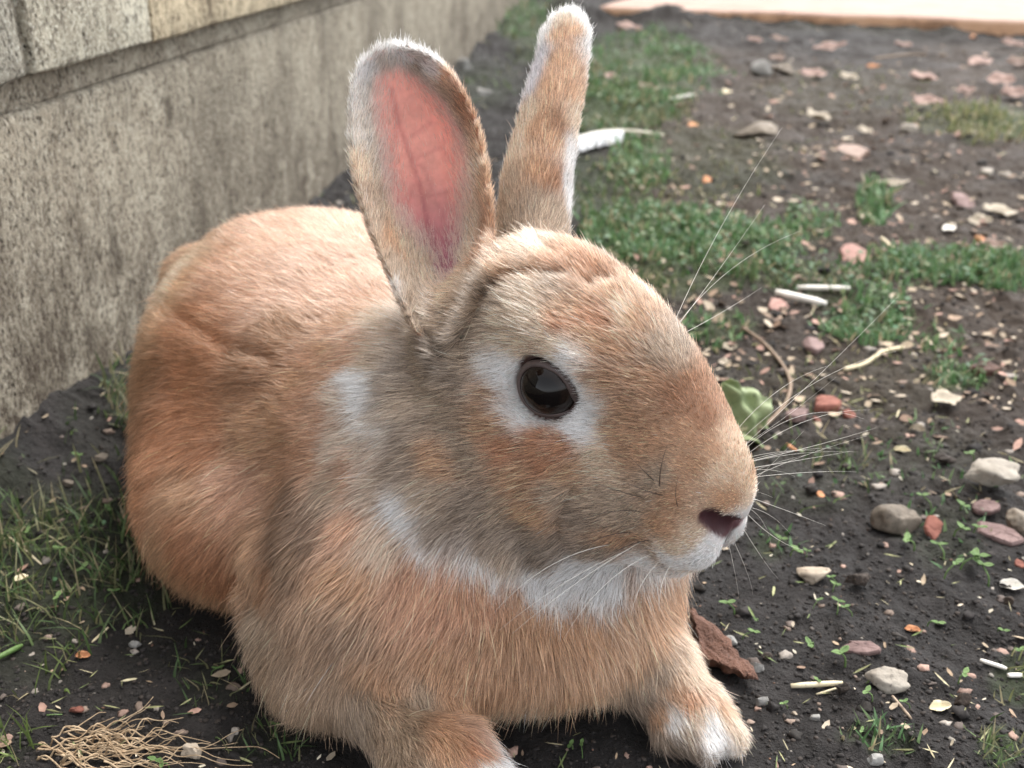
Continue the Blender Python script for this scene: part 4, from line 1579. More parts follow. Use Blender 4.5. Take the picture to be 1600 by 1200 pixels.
STONES = [
    (1405, 803, 82, 58, 'brown', 'rounded grey brown stone with a dark wet underside, left of the red brick chip', 3, 5, .05),
    (1550, 752, 92, 62, 'pale', 'largest pale knobbly stone, resting just above the mauve brick chips at the right', 5, 7, .08),
    (1594, 808, 50, 56, 'brown', 'rough brown stone cut off by the right edge of the photo beside the mauve chips', 8, 6, .08),
    (1275, 892, 60, 36, 'cream', 'cream wedge shaped stone lying alone on the soil right of the chin', 12, 8, .04),
    (1392, 1070, 78, 42, 'pale', 'flat whitish stone half sunk in dark soil, right of the yellow straw piece', 14, 7, .06),
    (1183, 1042, 32, 22, 'grey', 'small sharp grey stone between the dark dropping and the yellow straw piece', 15, 8, .05),
    (1190, 1095, 26, 18, 'grey', 'small dull grey flat stone right of the reddish bark', 16, 6, .05),
    (1142, 998, 32, 20, 'grey', 'small pale grey pebble touching the dark round clod near the chest', 17, 6, .05),
    (1152, 1122, 26, 46, 'brown', 'upright sandy stone pressed against the toes of the far front paw', 18, 5, .05),
    (1364, 1194, 32, 24, 'grey', 'grey stone at the bottom edge beside a green sprout', 19, 6, .05),
    (1185, 207, 72, 34, 'brown', 'largest grey brown stone in the distance, right of the white feather', 21, 6, .06),
    (1193, 105, 38, 32, 'grey', 'left stone of the far touching grey pair below the pink slab', 22, 6, .06),
    (1226, 115, 40, 22, 'brown', 'right stone of the far touching grey pair below the pink slab', 23, 6, .06),
    (1273, 541, 34, 28, 'mauve', 'small round mauve pebble below the two white sticks', 24, 4, .04),
    (212, 1007, 24, 16, 'grey', 'small grey stone on the soil below the left grass', 25, 7, .05),
    (303, 1176, 42, 34, 'cream', 'lumpy pale stone at the bottom left, right of the dry roots', 26, 7, .12),
    (213, 772, 26, 20, 'dark', 'dark grey pebble on the soil just left of the haunch', 27, 5, .05),
    (160, 738, 26, 18, 'brown', 'small brown grey pebble between the wall foot and the left grass', 28, 5, .05),
    (1548, 748, 1, 1, 'pale', None, 0, 0, 0),
    (1475, 724, 38, 22, 'dark', 'low dark clod left of the largest pale stone', 30, 6, .12),
    (1322, 735, 26, 20, 'dark', 'dark brown clod standing above the rounded grey brown stone', 31, 5, .12),
    (1505, 1097, 30, 28, 'drop', 'round dark dropping at the right beneath a dried sprout', 33, 3, .05),
    (1133, 1014, 30, 26, 'dark', 'round dark clod with the pale grey pebble on its top edge', 34, 3, .06),
    (1197, 1024, 22, 18, 'dark', 'small square dark clod above the small sharp grey stone', 35, 6, .10),
    (1315, 1087, 24, 22, 'dark', 'black crumbly clod at the right end of the yellow straw piece', 36, 5, .14),
    (1340, 916, 44, 30, 'dark', 'largest dark clod on the bare soil right of the cream wedge stone', 37, 5, .14),
    (1580, 932, 22, 18, 'drop', 'small round dropping under the white husk at the right edge', 38, 3, .05),
    (1272, 1126, 16, 16, 'grey', 'tiny grey pebble on the soil below the yellow straw piece', 39, 5, .05),
    (1242, 1115, 12, 9, 'cream', 'tiny round white pebble left of the tiny grey pebble', 40, 3, .03),
    (1545, 275, 26, 16, 'pale', 'left of two small pale stones in a row in the right distance', 41, 5, .05),
    (1572, 277, 20, 12, 'pale', 'right of two small pale stones in a row in the right distance', 42, 5, .05),
    (1420, 200, 36, 18, 'pale', 'small pale pinkish stone in the distance below the far dead leaves', 43, 5, .05),
    (1375, 730, 16, 14, 'dark', None, 44, 5, .1),
    (120, 1115, 26, 16, 'brick', 'small reddish brown crumb of brick at the bottom left above the roots', 45, 6, .06),
    (108, 775, 20, 14, 'brown', 'tiny brown pebble in the thin left grass', 46, 5, .06),
    (725, 103, 28, 22, 'grey', 'small blurred grey stone between the two ears', 47, 5, .06),
    (755, 145, 28, 14, 'grey', 'flat blurred grey stone between the ears, nearer one', 48, 5, .06),
    (1330, 1170, 14, 12, 'brown', None, 49, 5, .06),
]
for px, py, w, h, m, lab, seed, fc, ro in STONES:
    if lab:
        stone(px, py, w, h, m, lab, seed, facets=fc + 3, rough=ro * 1.3,
              name='dropping' if m == 'drop' else ('clod' if m == 'dark' and 'clod' in lab else 'stone'),
              cat='dropping' if m == 'drop' else ('clod' if m == 'dark' and 'clod' in lab else 'stone'))


def chip_mesh(seed, w, dpt, th, n=6):
    """flat angular fragment with ragged outline and broken faces"""
    r = np.random.default_rng(seed)
    ang_ = np.sort(r.uniform(0, 2 * math.pi, n) * .35 + np.linspace(0, 2 * math.pi, n, endpoint=False) * 1.0 + .0)
    rad = r.uniform(.62, 1.15, n)
    out = []
    for i in range(n):
        a0, a1 = ang_[i], ang_[(i + 1) % n] + (2 * math.pi if i == n - 1 else 0)
        for s_ in (0, .5):
            a = a0 + (a1 - a0) * s_
            rr = rad[i] * (1 - s_) + rad[(i + 1) % n] * s_ + r.uniform(-.04, .04)
            out.append((math.cos(a) * rr * w / 2, math.sin(a) * rr * dpt / 2))
    m = len(out)
    V, F_ = [], []
    for lev, (sc, z) in enumerate(((.90, -.5), (1.0, -.3), (1.0, .25), (.90, .5), (.45, .55))):
        for x, y in out:
            V.append((x * sc, y * sc, z * th + r.uniform(-.08, .08) * th))
    V.append((0, 0, .5 * th))
    V.append((0, 0, -.5 * th))
    for l in range(4):
        for i in range(m):
            j = (i + 1) % m
            F_.append((l * m + i, l * m + j, (l + 1) * m + j, (l + 1) * m + i))
    for i in range(m):
        j = (i + 1) % m
        F_.append((4 * m + i, 4 * m + j, 5 * m))
        F_.append((j, i, 5 * m + 1))
    return mesh_np('chip', np.array(V), F_, False)


CHIPS = [
    (1461, 826, 44, 40, .35, 'brick', 'bright red angular brick chip leaning beside the rounded grey brown stone', 1, (40, 10, 20)),
    (1538, 790, 58, 24, .35, 'mauve', 'flat mauve brick chip directly under the largest pale stone', 2, (12, 0, 10)),
    (1560, 832, 84, 32, .30, 'mauve', 'long ragged mauve brick chip, lowest of the group at the right edge', 3, (16, 8, -25)),
    (1345, 1012, 64, 18, .30, 'mauve', 'thin reddish flat chip tilted up from the bare soil, above the flat whitish stone', 4, (8, -4, 0)),
    (1292, 632, 56, 26, .55, 'brick', 'dark red brick fragment, largest of the cluster right of the wilted green leaf', 5, (0, 0, 5)),
    (1247, 650, 46, 20, .5, 'mauve', 'brownish brick fragment, left one of the cluster beside the wilted green leaf', 6, (0, 0, 20)),
    (1327, 645, 24, 26, .6, 'brick', 'small reddish brick fragment at the right end of the dark red cluster', 7, (20, 0, 40)),
    (1276, 652, 14, 26, .6, 'brick', 'narrow upright brick splinter in the middle of the dark red cluster', 8, (30, 0, 80)),
    (1239, 697, 18, 28, .5, 'orange', 'small orange pink brick splinter below the dark red cluster', 9, (30, 20, 70)),
    (1335, 396, 46, 28, .30, 'pinkb', 'smooth pink oval chip on the soil between grass patches', 10, (16, 0, -10)),
    (1541, 577, 50, 26, .55, 'bark', 'dark red brown lump with a pale top, by the grass at the right', 11, (0, 0, 10)),
    (1215, 475, 34, 26, .4, 'pinkb', 'dull pink chip touching the left end of the lower white stick', 12, (20, 0, 30)),
    (1570, 1020, 1, 1, .3, 'mauve', None, 13, (0, 0, 0)),
    (1282, 772, 14, 10, .5, 'orange', 'tiny bright orange chip above the whiskery grass right of the nose', 14, (20, 0, 0)),
    (1082, 198, 18, 10, .5, 'orange', 'tiny orange chip near the tip of the white feather', 15, (20, 0, 0)),
    (1104, 280, 16, 16, .5, 'orange', 'small orange red chip among grass below the feather', 16, (20, 0, 0)),
    (1593, 878, 16, 24, .5, 'brick', 'small brick chip cut by the right edge, below the mauve chips', 17, (20, 0, 0)),
    (1330, 240, 60, 28, .35, 'leafb', 'broad flat dark brown flake in the middle distance', 18, (8, 0, 0)),
    (1505, 314, 40, 24, .4, 'mauve', 'purplish chip in the right distance, left of the beige flakes', 19, (25, 0, 30)),
    (1536, 376, 22, 16, .5, 'orange', 'small bright orange chip in the right distance', 20, (25, 0, 30)),
    (300, 1155, 1, 1, .5, 'brick', None, 21, (0, 0, 0)),
    (1245, 118, 1, 1, .5, 'brick', None, 22, (0, 0, 0)),
]
for px, py, w, h, th, m, lab, seed, rt in CHIPS:
    if not lab:
        continue
    d = gdepth(py + h * .3)
    W = w * d / FPX
    pitch_s = .42 + .9 * (py - 600) / FPX
    D = min(max(h * d / FPX / max(pitch_s, .2) * .8, W * .45), W * 1.3)
    T_ = W * th * .5
    o, p = place('chip' if m != 'bark' else 'bark_lump', chip_mesh(seed, W, D, T_), ST[m], px, py + h * .2, lab, 'chip', h=T_ * .4, rot=tuple(math.radians(a) for a in (rt[0], rt[1], rt[2])))


def leaf_mesh(seed, L, W, curl=.25, n=10, m=6, jag=.12, fold=.2):
    """thin curled leaf with a midrib fold and thickness"""
    r = np.random.default_rng(seed)
    V = []
    ph = r.uniform(0, 6)
    for lay in (0, 1):
        for i in range(n + 1):
            u = i / n
            wd = math.sin(math.pi * min(max(u, .02), .985)) ** .65 * (1 - .25 * u) * W / 2
            for j in range(m + 1):
                v_ = j / m * 2 - 1
                jg = 1 + jag * math.sin(i * 2.3 + ph + (3 if j > m / 2 else 0)) * abs(v_)
                x = (u - .5) * L
                y = v_ * wd * jg
                z = curl * L * ((u - .5) ** 2) * 1.2 + abs(v_) ** 1.5 * wd * fold * 2 + .06 * W * math.sin(i * 1.1 + ph) * v_
                V.append((x, y, z - lay * L * .012))
    F_ = []
    s_ = (n + 1) * (m + 1)
    for i in range(n):
        for j in range(m):
            a = i * (m + 1) + j
            F_.append((a, a + m + 1, a + m + 2, a + 1))
            F_.append((s_ + a, s_ + a + 1, s_ + a + m + 2, s_ + a + m + 1))
    rim = [j for j in range(m + 1)] + [i * (m + 1) + m for i in range(1, n + 1)] + [n * (m + 1) + j for j in range(m - 1, -1, -1)] + [i * (m + 1) for i in range(n - 1, 0, -1)]
    for a, b in zip(rim, rim[1:] + rim[:1]):
        F_.append((a, b, s_ + b, s_ + a))
    return mesh_np('leaf', np.array(V), F_, True)


LEAVES = [
    (1476, 625, 50, 26, 'leafc', 'pale pointed dead leaf lying alone on the soil at the right', 1, 10), (1140, 543, 28, 16, 'leafc', 'pale oval leaf flake just right of the forehead', 2, 30),
    (1132, 566, 20, 12, 'leafc', 'small cream flake under the pale oval flake right of the forehead', 3, -20), (1441, 124, 44, 22, 'leafp', 'pink dead leaf, leftmost of the far right leaf scatter', 4, 0),
    (1530, 100, 42, 20, 'leafp', 'dull pink dead leaf in the far right scatter, above its middle', 5, 20), (1562, 128, 40, 22, 'leafp', 'wide pink dead leaf in the heart of the far right scatter', 6, -30),
    (1583, 148, 44, 26, 'leafp', 'large reddish dead leaf at the lower end of the far right scatter', 7, 10), (1508, 143, 30, 16, 'leafp', 'small orange pink leaf below the leftmost far right leaf', 8, 10),
    (1325, 122, 30, 14, 'leafc', 'beige dead leaf in the distance above the crumpled pale leaf', 9, 0), (1410, 72, 36, 12, 'leafp', 'thin grey pink leaf close to the far pink slab', 10, 30),
    (1296, 76, 50, 16, 'leafp', 'ragged pinkish leaf on the black soil in the distance', 11, 0), (1270, 118, 44, 16, 'leafp', 'smooth pink dead leaf right of the far grey stone pair', 12, 15),
    (1362, 106, 26, 10, 'orange', 'orange brown leaf flake in the distance right of the smooth pink leaf', 13, 0), (1590, 100, 40, 18, 'leafb', 'brown leaf cut by the right edge in the far scatter', 14, 0),
    (1180, 64, 26, 10, 'leafp', 'small dark pink leaf on the far black soil, left one', 15, 0), (1216, 62, 28, 10, 'leafb', 'small brown leaf on the far black soil, right of a dark pink one', 16, 0),
    (1278, 185, 50, 34, 'leafc', 'crumpled pale leaf standing up in the middle distance', 17, 40), (1560, 332, 60, 22, 'leafc', 'long beige dead leaf at the right, behind the purplish chip', 18, 5),
    (1530, 346, 36, 24, 'leafc', 'beige leaf piece tilted down beside the long beige leaf', 19, -30), (1482, 358, 24, 22, 'white', 'small bright white flake left of the beige leaf pieces', 20, 20),
    (1392, 287, 56, 10, 'leafc', 'narrow pale leaf strip lying level above the bright green tuft', 21, 0), (1550, 385, 40, 18, 'leafb', 'brown grey leaf just above the right grass band', 22, -10),
    (1535, 42, 30, 12, 'leafp', 'pinkish leaf against the foot of the pink slab', 23, 0), (1490, 40, 40, 14, 'leafp', 'wide pink leaf lying close to the foot of the pink slab', 24, 15),
    (1525, 62, 26, 12, 'orange', 'orange leaf just below the foot of the pink slab', 25, 15), (1580, 70, 36, 14, 'leafp', 'pink leaf right of the orange one by the slab', 26, -15),
    (1350, 205, 26, 12, 'leafc', 'small pale leaf right of the crumpled pale leaf', 27, 0), (1445, 160, 40, 18, 'leafp', 'grey pink leaf with upturned edge in the right distance', 28, 10),
    (982, 45, 40, 16, 'leafp', 'reddish leaf on the far soil just right of the far ear tip', 29, 0), (1010, 140, 34, 16, 'leafb', 'dark red brown leaf in the far grass right of the far ear', 30, 20),
    (952, 120, 22, 12, 'leafp', 'small pale orange leaf in the grass by the far ear', 31, 20), (1215, 92, 26, 10, 'leafb', 'dark brown flake just above the far grey stone pair', 32, 0),
    (1040, 20, 36, 10, 'leafp', 'pinkish brown leaf near the stained foot of the slab', 33, 0), (1135, 145, 18, 12, 'straw', 'tiny yellow flake left of the far grey brown stone', 34, 0),
    (1005, 295, 18, 12, 'leafc', 'tiny pale flake under the white feather', 35, 0), (1370, 225, 1, 1, 'leafc', None, 36, 0), (1468, 1106, 36, 13, 'straw', 'pale brown seed husk left of the round dark dropping', 37, 8),
    (1425, 985, 26, 9, 'orange', 'small orange husk on the bare soil above the flat whitish stone', 38, 0), (1498, 635, 1, 1, 'leafc', None, 39, 0),
    (1238, 705, 1, 1, 'leafc', None, 40, 0), (1580, 917, 38, 14, 'white', 'bright white pointed husk at the right edge', 41, -25), (1410, 705, 26, 9, 'straw', 'thin yellowish husk above the largest pale stone, left', 42, -30),
    (1435, 672, 20, 10, 'leafc', 'small pale husk below the pale pointed leaf', 43, -35), (1520, 1030, 1, 1, 'white', None, 44, 0),
    (1570, 620, 1, 1, 'white', None, 45, 0), (225, 1010, 1, 1, 'leafc', None, 46, 0), (130, 1025, 22, 9, 'orange', 'small orange brown husk at the lower left below the grass', 47, 15),
    (70, 1062, 1, 1, 'straw', None, 48, 0), (33, 905, 24, 8, 'straw', 'yellow husk in the left grass by the left edge', 49, 60), (205, 985, 20, 14, 'leafc', 'pale torn leaf flake under the left grass', 50, 60),
]
for px, py, w, h, m, lab, seed, yaw in LEAVES:
    if not lab:
        continue
    d = gdepth(py)
    L_ = w * d / FPX
    hh = h * d / FPX
    W_ = min(max(hh * 1.7, L_ * .28), L_ * .85)
    husk = 'husk' in lab
    o, p = place('husk' if husk else 'dead_leaf', leaf_mesh(seed + 70, L_, W_, .35, jag=.05 if husk else .15, fold=.5 if husk else .22), ST[m], px, py + h * .25, lab,
                 'husk' if husk else 'dead leaf', rot=(math.radians(ROT.uniform(6, 22)), math.radians(ROT.uniform(-10, 10)), math.radians(yaw)), h=hh * .22)


def stick(px0, py0, px1, py1, wpx, mat, label, name='straw', cat='straw', lift=.4, mid=None, seg=7, bend=0.0):
    a, b = gnd(px0, py0), gnd(px1, py1)
    r = wpx / 2 * gdepth((py0 + py1) / 2) / FPX
    c = [a] + ([gnd(*q) for q in mid] if mid else []) + [b]
    c = [np.array([q[0], q[1], gh(q[0], q[1]) + r * (1 + lift)]) for q in c]
    org = c[0].copy()
    C = bez(c, 5 if not mid else 18) - org
    rs = np.full(len(C), r)
    rs[-1] *= .6
    rs[0] *= .8
    me = tube_mesh(name, C, rs, seg)
    o = link(name, me, ST[mat], loc=org)
    tag(o, label, cat)
    return o


stick(1210, 474, 1289, 490, 11, 'white', 'lower of the two white sticks on the soil, thicker and tilted down to the right', 'stick', 'stick')
stick(1244, 460, 1326, 469, 8, 'white', 'upper of the two white sticks above the green patch', 'stick', 'stick')
stick(1235, 1077, 1315, 1077, 9, 'straw', 'short yellow piece of straw lying level on the bare soil')
stick(1275, 1086, 1308, 1086, 3.5, 'straw', 'thin straw sliver lying under the yellow piece of straw')
stick(1533, 1024, 1575, 1038, 7, 'white', 'white flat straw piece at the right edge beside green blades')
stick(1577, 1048, 1600, 1045, 8, 'white', 'short white straw stub cut by the right edge')
stick(1318, 582, 1410, 552, 7, 'straw', 'long pale yellow stem rising to the right behind the whiskers', 'stem', 'stem', mid=[(1350, 573), (1380, 560)])
stick(1160, 520, 1180, 690, 6, 'twig', 'curved brown twig arching round the wilted green leaf', 'twig', 'twig', mid=[(1190, 537), (1218, 565), (1234, 600), (1228, 640), (1205, 668)])
stick(1392, 1098, 1422, 1133, 5, 'twig', 'short brown twig below the flat whitish stone', 'twig', 'twig')
stick(1365, 100, 1480, 95, 3, 'twig', 'thin blurred twig on the far black soil', 'twig', 'twig', mid=[(1420, 90)])
stick(1040, 165, 1085, 150, 4, 'white', 'thin white sliver in the distance above the feather', 'stick', 'stick')
stick(1398, 505, 1340, 470, 1.5, 'straw', 'hair thin dry stalk crossing the right grass patch', 'stem', 'stem')
stick(1376, 380, 1397, 398, 6, 'straw', 'short pale stick right of the smooth pink oval chip', 'stick', 'stick')
stick(170, 985, 145, 1010, 4, 'straw', 'short pale stalk lying across the soil under the left grass', 'stem', 'stem')
stick(20, 870, 70, 905, 4, 'straw', 'bleached blade stalk lying in the left grass', 'stem', 'stem')
stick(0, 1130, 100, 1128, 3, 'green', 'long green blade lying level at the bottom left edge', 'blade', 'grass blade')
stick(0, 1050, 38, 1022, 9, 'green', 'broad green blade slanting in from the left edge', 'blade', 'grass blade')

# ---- feather
fa, fb = gnd(890, 240), gnd(1036, 221)
fd = fb - fa
fl = np.linalg.norm(fd)
feather = link('feather', None, loc=(fa[0], fa[1], gh(fa[0], fa[1]) + .010), rot=(0, 0, math.atan2(fd[1], fd[0])))
tag(feather, 'white feather lying on the grass behind the far ear, quill to the right', 'feather')
xs = np.linspace(-.035, fl, 20)
bend_ = lambda x: .010 * np.sin((x + .03) / (fl + .03) * math.pi)
C = np.stack([xs, bend_(xs), .012 * np.sin((xs + .03) / (fl + .03) * math.pi)], 1)
link('quill', tube_mesh('quill', C, np.linspace(.0007, .0022, 20), 6), mat_simple('quill_horn', (.62, .56, .44), (.80, .75, .62), 100, .4, .2, .0003, .5, .2), feather)
VV, FF = [], []
r_ = np.random.default_rng(5)
for side in (1, -1):
    for i in range(150):
        u_ = i / 149
        x0 = -.035 + (fl * .60 + .035) * u_
        y0 = float(bend_(x0))
        z0 = .012 * math.sin((x0 + .03) / (fl + .03) * math.pi)
        ln_ = (.040 if side < 0 else .010) * (math.sin(math.pi * min(.25 + u_ * .70, 1)) ** .4) * r_.uniform(.82, 1.08)
        a_ = math.radians(128 + r_.uniform(-7, 7)) * side
        dx, dy = math.cos(a_), math.sin(a_)
        w_ = .0014
        b0 = len(VV)
        for k_ in range(4):
            q = k_ / 3
            cx_, cy_ = x0 + dx * ln_ * q - .003 * q * q, y0 + dy * ln_ * q
            cz_ = z0 + .002 * math.sin(q * 3) - .012 * q * q + r_.uniform(-.0004, .0004)
            ww_ = w_ * (1 - .6 * q)
            VV += [(cx_ - ww_, cy_, cz_), (cx_ + ww_, cy_, cz_ + .0002)]
        for k_ in range(3):
            FF.append((b0 + 2 * k_, b0 + 2 * k_ + 1, b0 + 2 * k_ + 3, b0 + 2 * k_ + 2))
vane = link('vane', mesh_np('vane', np.array(VV), FF), mat_simple('white_down', (.70, .72, .74), (.86, .87, .88), 50, .7, .1, .0003, .2, .35), feather)

# ---- crumpled wilted leaf right of the cheek
def crumple(seed, L, W, n=26, m=20, amp=.25):
    V = []
    G = [(i, j) for i in range(n + 1) for j in range(m + 1)]
    U = np.array([i / n for i, j in G])
    S = np.array([j / m * 2 - 1 for i, j in G])
    wd = np.sin(np.pi * np.clip(U, .03, .97)) ** .6 * W / 2
    X = (U - .5) * L
    Y = S * wd * (1 + .12 * np.sin(U * 19 + S * 3))
    P2 = np.stack([X / L * 3, Y / L * 3, np.full_like(X, seed * 1.7)], 1)
    Z = amp * L * (noise3(P2, 1.0, seed) * .7 + noise3(P2, 2.3, seed + 1) * .35) + .25 * L * (S ** 2) * .5 + .05 * L * np.cos(S * 9)
    V = np.stack([X, Y, Z], 1)
    V2 = V.copy()
    V2[:, 2] -= .0007
    F_ = []
    s_ = len(V)
    for i in range(n):
        for j in range(m):
            a = i * (m + 1) + j
            F_.append((a, a + m + 1, a + m + 2, a + 1))
            F_.append((s_ + a, s_ + a + 1, s_ + a + m + 2, s_ + a + m + 1))
    return mesh_np('wilted_leaf', np.concatenate([V, V2]), F_)


p = gnd(1152, 690)
wl_ = link('wilted_leaf', crumple(4, .044, .034, amp=.42), ST['lime'], loc=(p[0] + .003, p[1] + .004, .014), rot=(math.radians(28), math.radians(48), math.radians(-30)))
tag(wl_, 'crumpled pale green wilted leaf on the soil just right of the muzzle bridge', 'leaf')
lf2 = link('curled_edge', crumple(9, .026, .022, amp=.45), ST['olive'], wl_, loc=(.014, -.003, -.004), rot=(.5, .4, .8))

# ---- rotten bark behind the far front paw
a, b = gnd(1072, 1000), gnd(1160, 1088)
d_ = b - a
bl = float(np.linalg.norm(d_)) * 1.25
V, F_ = rock(77, bl, .017, .012, 4, 6, .16)
V = V + (noise3(V, 260, 8) * .0012 + noise3(V, 120, 18) * .0022)[:, None] * np.array([.5, .5, 1.0])
# long splits along the grain
V[:, 2] += .0011 * np.abs(np.sin(V[:, 1] * 1400 + 2 * noise3(V, 60, 9)))
bk = link('rotten_bark', mesh_np('rotten_bark', V, F_), ST['bark'], loc=((a[0] + b[0]) / 2, (a[1] + b[1]) / 2 + .004, .004), rot=(0, .05, math.atan2(d_[1], d_[0])))
tag(bk, 'dark red brown piece of rotten bark half hidden behind the far front paw', 'bark')

# ---- bundle of dry roots, bottom left
rb = link('root_bundle', None, loc=(*gnd(150, 1180)[:2], 0))
tag(rb, 'tangled bundle of pale dry roots at the bottom left, strands trailing right', 'roots')
r_ = np.random.default_rng(12)
o0 = np.array(rb.location)
for i in range(52):
    s0 = (r_.uniform(60, 190), r_.uniform(1150, 1215))
    ln_ = r_.uniform(60, 170) if i > 6 else r_.uniform(220, 300)
    a_ = r_.normal(-.10, .28) if i > 6 else r_.normal(-.05, .09)
    P = []
    x_, y_ = s0
    for k_ in range(9):
        P.append((x_, y_))
        a_ += r_.normal(0, .22)
        a_ = max(min(a_, .55), -.75)
        x_ += ln_ / 8 * math.cos(a_)
        y_ += ln_ / 8 * math.sin(a_) * .75
    Q3 = []
    for x_, y_ in P:
        g_ = gnd(x_, min(y_, 1260))
        Q3.append(np.array([g_[0], g_[1], gh(g_[0], g_[1]) + .0008 + abs(r_.normal(0, .0022))]))
    C = bez(Q3, 22) - o0
    link('root', tube_mesh('root', C, np.linspace(.00042 if i > 6 else .00036, .00014, len(C)), 4), ST['root'], rb)

# ---- seedlings: a bent stem carrying two seed leaves
def seedling_mesh_pair(seed, h):
    r = np.random.default_rng(seed)
    lean = r.uniform(-.9, .9, 2) * h
    C = bez([(0, 0, -h * .1), (lean[0] * .2, lean[1] * .2, h * .5), (lean[0], lean[1], h * r.uniform(.6, 1.0))], 7)
    stem = tube_mesh('stem', C, np.linspace(h * .055, h * .04, 7), 5)
    lv = []
    a0 = r.uniform(0, 6.28)
    for k_ in range(2):
        me = leaf_mesh(seed * 3 + k_, h * .62, h * .40, .35, 6, 4, .0, .25)
        lv.append((me, C[-1], a0 + k_ * math.pi + r.uniform(-.5, .5)))
    return stem, lv


protos = [seedling_mesh_pair(i, 1.0) for i in range(8)]
SEED_SPOTS = [
    (1430, 845, 30), (1475, 865, 26), (1490, 830, 26), (1500, 880, 30), (1530, 870, 30), (1545, 905, 32), (1520, 830, 24), (1475, 895, 28), (1300, 925, 18), (1306, 965, 22),
    (1148, 950, 26), (1160, 990, 20), (1330, 968, 18), (1270, 1008, 26), (1320, 1035, 34), (1270, 1062, 16), (1360, 1105, 24), (1115, 1036, 12), (1230, 1105, 16), (1270, 950, 14),
    (1308, 915, 16), (1450, 965, 22), (1497, 1060, 26), (1420, 1110, 16), (1585, 1000, 24), (1560, 975, 18), (1340, 1165, 16), (1520, 720, 20), (1455, 790, 22), (1500, 790, 26),
    (130, 740, 22), (175, 805, 24), (145, 905, 26), (100, 890, 22), (90, 960, 24), (165, 940, 20), (150, 1070, 0), (215, 655, 18), (45, 860, 20), (235, 1190, 26), (265, 1195, 22),
    (430, 1145, 20), (895, 1165, 20), (910, 1180, 18), (330, 1050, 18), (280, 900, 16), (1260, 868, 14), (1235, 860, 26), (1215, 850, 22), (1185, 965, 12),
]
MARKS = [('the rounded grey brown stone', 1405, 803), ('the bright red brick chip', 1461, 826), ('the largest pale stone', 1550, 752), ('the long ragged mauve chip', 1560, 832),
         ('the cream wedge stone', 1275, 892), ('the flat whitish stone', 1392, 1070), ('the yellow straw piece', 1275, 1077), ('the thin reddish flat chip', 1345, 1012),
         ('the largest dark clod', 1340, 916), ('the bright white husk', 1580, 917), ('the white straw at the edge', 1554, 1031), ('the round dark dropping', 1505, 1097),
         ('the rotten bark', 1120, 1050), ('the dark round clod', 1133, 1014), ('the small sharp grey stone', 1183, 1042), ('the chin', 1130, 890), ('the bottom edge stone', 1364, 1194),
         ('the low dark clod', 1475, 724), ('the dark grey pebble', 213, 772), ('the yellow grass husk', 33, 905), ('the dry root bundle', 150, 1180), ('the lumpy pale stone', 303, 1176),
         ('the small brown grey pebble', 160, 738), ('the near front paw', 740, 1170), ('the rump', 215, 850), ('the small left grey stone', 212, 1007), ('the bleached stalk', 45, 888)]
USED_ = set()


def seed_label(px, py, s_, i):
    sz = 'large' if s_ >= 28 else ('small' if s_ >= 20 else 'tiny')
    near = sorted(MARKS, key=lambda m: math.hypot(m[1] - px, m[2] - py))
    for m in near[:6]:
        dx, dy = px - m[1], py - m[2]
        if abs(dx) > 2.2 * abs(dy):
            d = 'right of' if dx > 0 else 'left of'
        elif abs(dy) > 2.2 * abs(dx):
            d = 'below' if dy > 0 else 'above'
        else:
            d = ('below' if dy > 0 else 'above') + ' and ' + ('right of' if dx > 0 else 'left of')
        lab = sz + ' two-leaved green seedling ' + d + ' ' + m[0]
        if lab not in USED_:
            USED_.add(lab)
            return lab
    return 'green seedling between ' + near[0][0] + ' and ' + near[1][0]


for i, (px, py, s_) in enumerate(SEED_SPOTS):
    if s_ < 5:
        continue
    h_ = s_ * gdepth(py) / FPX * .95
    p = gnd(px, py + s_ * .3)
    stem, lv = protos[i % 8]
    yaw = ROT.uniform(0, 6.28)
    rt = link('seedling', None, loc=(p[0], p[1], gh(p[0], p[1])), rot=(0, 0, yaw), scale=(h_, h_, h_))
    side = 'l' if px < 1000 else 'r'
    tag(rt, seed_label(px, py, s_, i), 'seedling', 'seedlings left of the rabbit' if side == 'l' else 'seedlings on the bare soil at the right')
    link('stem', stem, ST['green'], rt)
    for me_, c_, a_ in lv:
        link('leaf', me_, ST['green'], rt, loc=(c_[0] + math.cos(a_) * .26, c_[1] + math.sin(a_) * .26, c_[2] + .02), rot=(0, -.25, a_))

